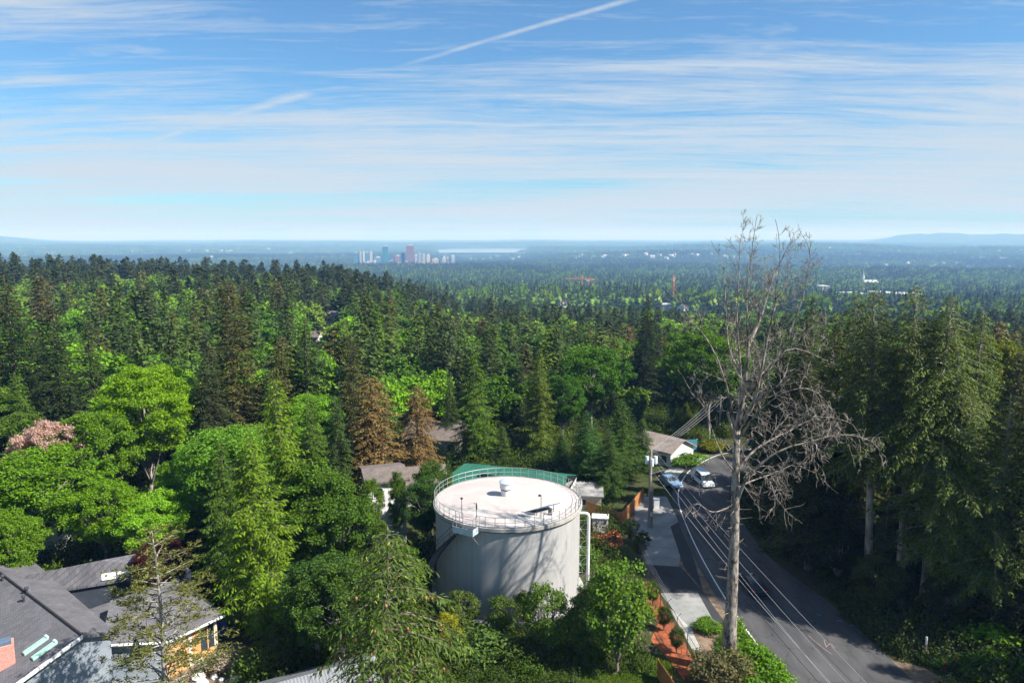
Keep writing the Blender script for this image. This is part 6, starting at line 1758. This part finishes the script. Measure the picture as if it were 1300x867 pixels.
def plant_clumps(name, r0, r1, step, srcs, sc, thin):
    XY = spread(r0, r1, step); Zg = ground(XY[:, 0], XY[:, 1])
    lim = np.array([not cleared(x, y) for x, y in XY])
    dens = np.array([nz(x, y, 420, 1) + nz(x, y, 150, 4) * .6 for x, y in XY]); r_ = np.hypot(XY[:, 0], XY[:, 1])
    lim &= (dens > thin - rng.uniform(0, .5, len(dens))) & (Zg > -160)
    city = (np.abs(XY[:, 0] + 640 * r_ / 4250) < 330) & (r_ > 3900) & (r_ < 4700)
    lim &= ~city
    az_ = np.degrees(np.arctan2(XY[:, 0], XY[:, 1])); lim &= ~((az_ > -6.0) & (az_ < 1.4) & (r_ > 6700) & (r_ < 11300))
    XY, Zg = XY[lim], Zg[lim]; n = len(XY)
    pick = np.array([int(abs(nz(x, y, 260, 3) * 2.3 + rng.normal() * .8)) % len(srcs) for x, y in XY])
    scl = rng.uniform(.8, 1.2, n) * sc
    e = 12.0
    gx = (ground(XY[:, 0] + e, XY[:, 1]) - ground(XY[:, 0] - e, XY[:, 1])) / (2 * e); gy = (ground(XY[:, 0], XY[:, 1] + e) - ground(XY[:, 0], XY[:, 1] - e)) / (2 * e)
    tilt = np.stack([np.arctan(gy), -np.arctan(gx), np.zeros(n)], 1)
    print(name, n)
    return scatter(name, srcs, np.column_stack([XY, Zg]), np.stack([scl] * 3, 1), None, pick, tilt)
cs = [clump(700 + k, 30, 9, (17, 30), (.97, .9, .8, .65, .95, .4)[k], 30) for k in range(6)]
plant_clumps('valley_forest', 880, 3300, 22, cs, 1.0, -1.0)
cs2 = [clump(720 + k, 60, 20, (20, 32), (.97, .85, .7, .5)[k], 16) for k in range(4)]
plant_clumps('hazy_forest', 3280, 6600, 46, cs2, 1.0, -.85)
cs3 = [clump(740 + k, 130, 36, (24, 38), (.9, .6, .75)[k], 8) for k in range(3)]
plant_clumps('ridge_forest', 6500, 14000, 105, cs3, 1.0, -.75)

# ------------------------------------------------------------------ undergrowth and grass
g_ = np.random.default_rng(8)
def small_bush(seed, h, R_, n, size):
    g = np.random.default_rng(seed); C = g.normal(size=(n, 3)); C /= np.linalg.norm(C, axis=1, keepdims=True); C[:, 2] = np.abs(C[:, 2])
    lob = 1 + .35 * np.sin(C[:, 0] * 5 + seed) * np.cos(C[:, 1] * 6)
    P = C * np.array([R_, R_, h]) * (g.uniform(.45, 1, n) ** .5 * lob)[:, None]
    return rhombs(P, g.normal(size=(n, 3)), size * g.uniform(.6, 1.3, n), size * .7, C + g.normal(size=(n, 3)) * .5)
M['under'] = leaf_mat('undergrowth_leaves', .22, .5, own=[(.03,.055,.010), (.045,.085,.012), (.065,.085,.02), (.06,.12,.014)])
M['shade_under'] = leaf_mat('shaded_undergrowth_leaves', .15, .5, own=[(.024,.044,.012), (.036,.058,.014), (.050,.062,.016)])  # darker copy of the undergrowth leaves: shade right of the road put into colour
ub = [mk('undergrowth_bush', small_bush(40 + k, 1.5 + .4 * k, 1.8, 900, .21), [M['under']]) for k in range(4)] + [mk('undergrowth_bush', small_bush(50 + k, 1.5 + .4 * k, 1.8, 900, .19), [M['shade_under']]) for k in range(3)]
pts = []
for _ in range(26000):
    y = 56 + 230 * g_.random() ** 1.5; x = g_.uniform(-1, 1) * (y * .8 + 8)
    if blocked(x, y, .6): continue
    if any(abs(x - q.x) < 1.5 and q.y - 4.5 < y < q.y + .8 for q in (POSTP, HYDP)): continue
    if y < 66 and -20 < x < 5: 
        if g_.random() < .35: continue
    pts.append((x, y, gz(x, y) - .1))
    if len(pts) >= 16000: break
n = len(pts); s = g_.uniform(.5, 1.5, n) * np.array([.62 if (p[1] < 72 and -11 < p[0] < 16) else 1.0 for p in pts])
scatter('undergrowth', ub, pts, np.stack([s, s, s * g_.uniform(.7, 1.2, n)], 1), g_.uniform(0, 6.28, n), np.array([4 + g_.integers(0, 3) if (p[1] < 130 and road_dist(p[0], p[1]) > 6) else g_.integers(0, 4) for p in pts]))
# creeping green on the bank beside the dead tree
M['creeper'] = leaf_mat('bank_leaves', .3, .4, own=[(.08,.17,.014), (.11,.22,.014), (.06,.12,.02)])
cb_ = [mk('creeper_clump', small_bush(60 + k, .55, .7, 160, .16), [M['creeper']]) for k in range(3)]
pts = []
while len(pts) < 700:
    y = g_.uniform(50, 68.5); x = g_.uniform(17, 24.5)
    d = road_dist(x, y)
    if -4.6 + max(0, (y - 62) * .55) < d < -.6 and math.hypot(x - 19.3, y - 60.2) > .9: pts.append((x, y, 0))
n = len(pts); s = g_.uniform(.5, 1.3, n)
scatter('bank_ground_cover', cb_, pts, np.stack([s, s, s], 1), g_.uniform(0, 6.28, n), g_.integers(0, 3, n))
# grass tufts on the lawn in front of the tank and on the verge
M['grass'] = leaf_mat('grass_blades', .3, .4, own=[(.07,.15,.014), (.11,.19,.02), (.15,.20,.04)])
def tuft(seed):
    g = np.random.default_rng(seed); n = 60; P = np.column_stack([g.normal(size=(n, 2)) * .28, np.zeros(n)])
    d = g.normal(size=(n, 3)) * .5; d[:, 2] = 1
    return rhombs(P, d, g.uniform(.10, .26, n), .035, g.normal(size=(n, 3)))
gt = [mk('grass_tuft', tuft(80 + k), [M['grass']]) for k in range(3)]
pts = []
a0, a1, a2, a3 = G(556, 846), G(835, 842), G(870, 905), G(556, 905)
for _ in range(5200):
    y = g_.uniform(52, 62.5); x = g_.uniform(-8, 14)
    px, py = proj(x, y, 0)
    if 556 < px < 850 and py > 838 + 4 * math.sin(px * .05): pts.append((x, y, .012))
n = len(pts); s = g_.uniform(.6, 1.3, n)
scatter('grass', gt, pts, np.stack([s, s, s], 1), g_.uniform(0, 6.28, n), g_.integers(0, 3, n))
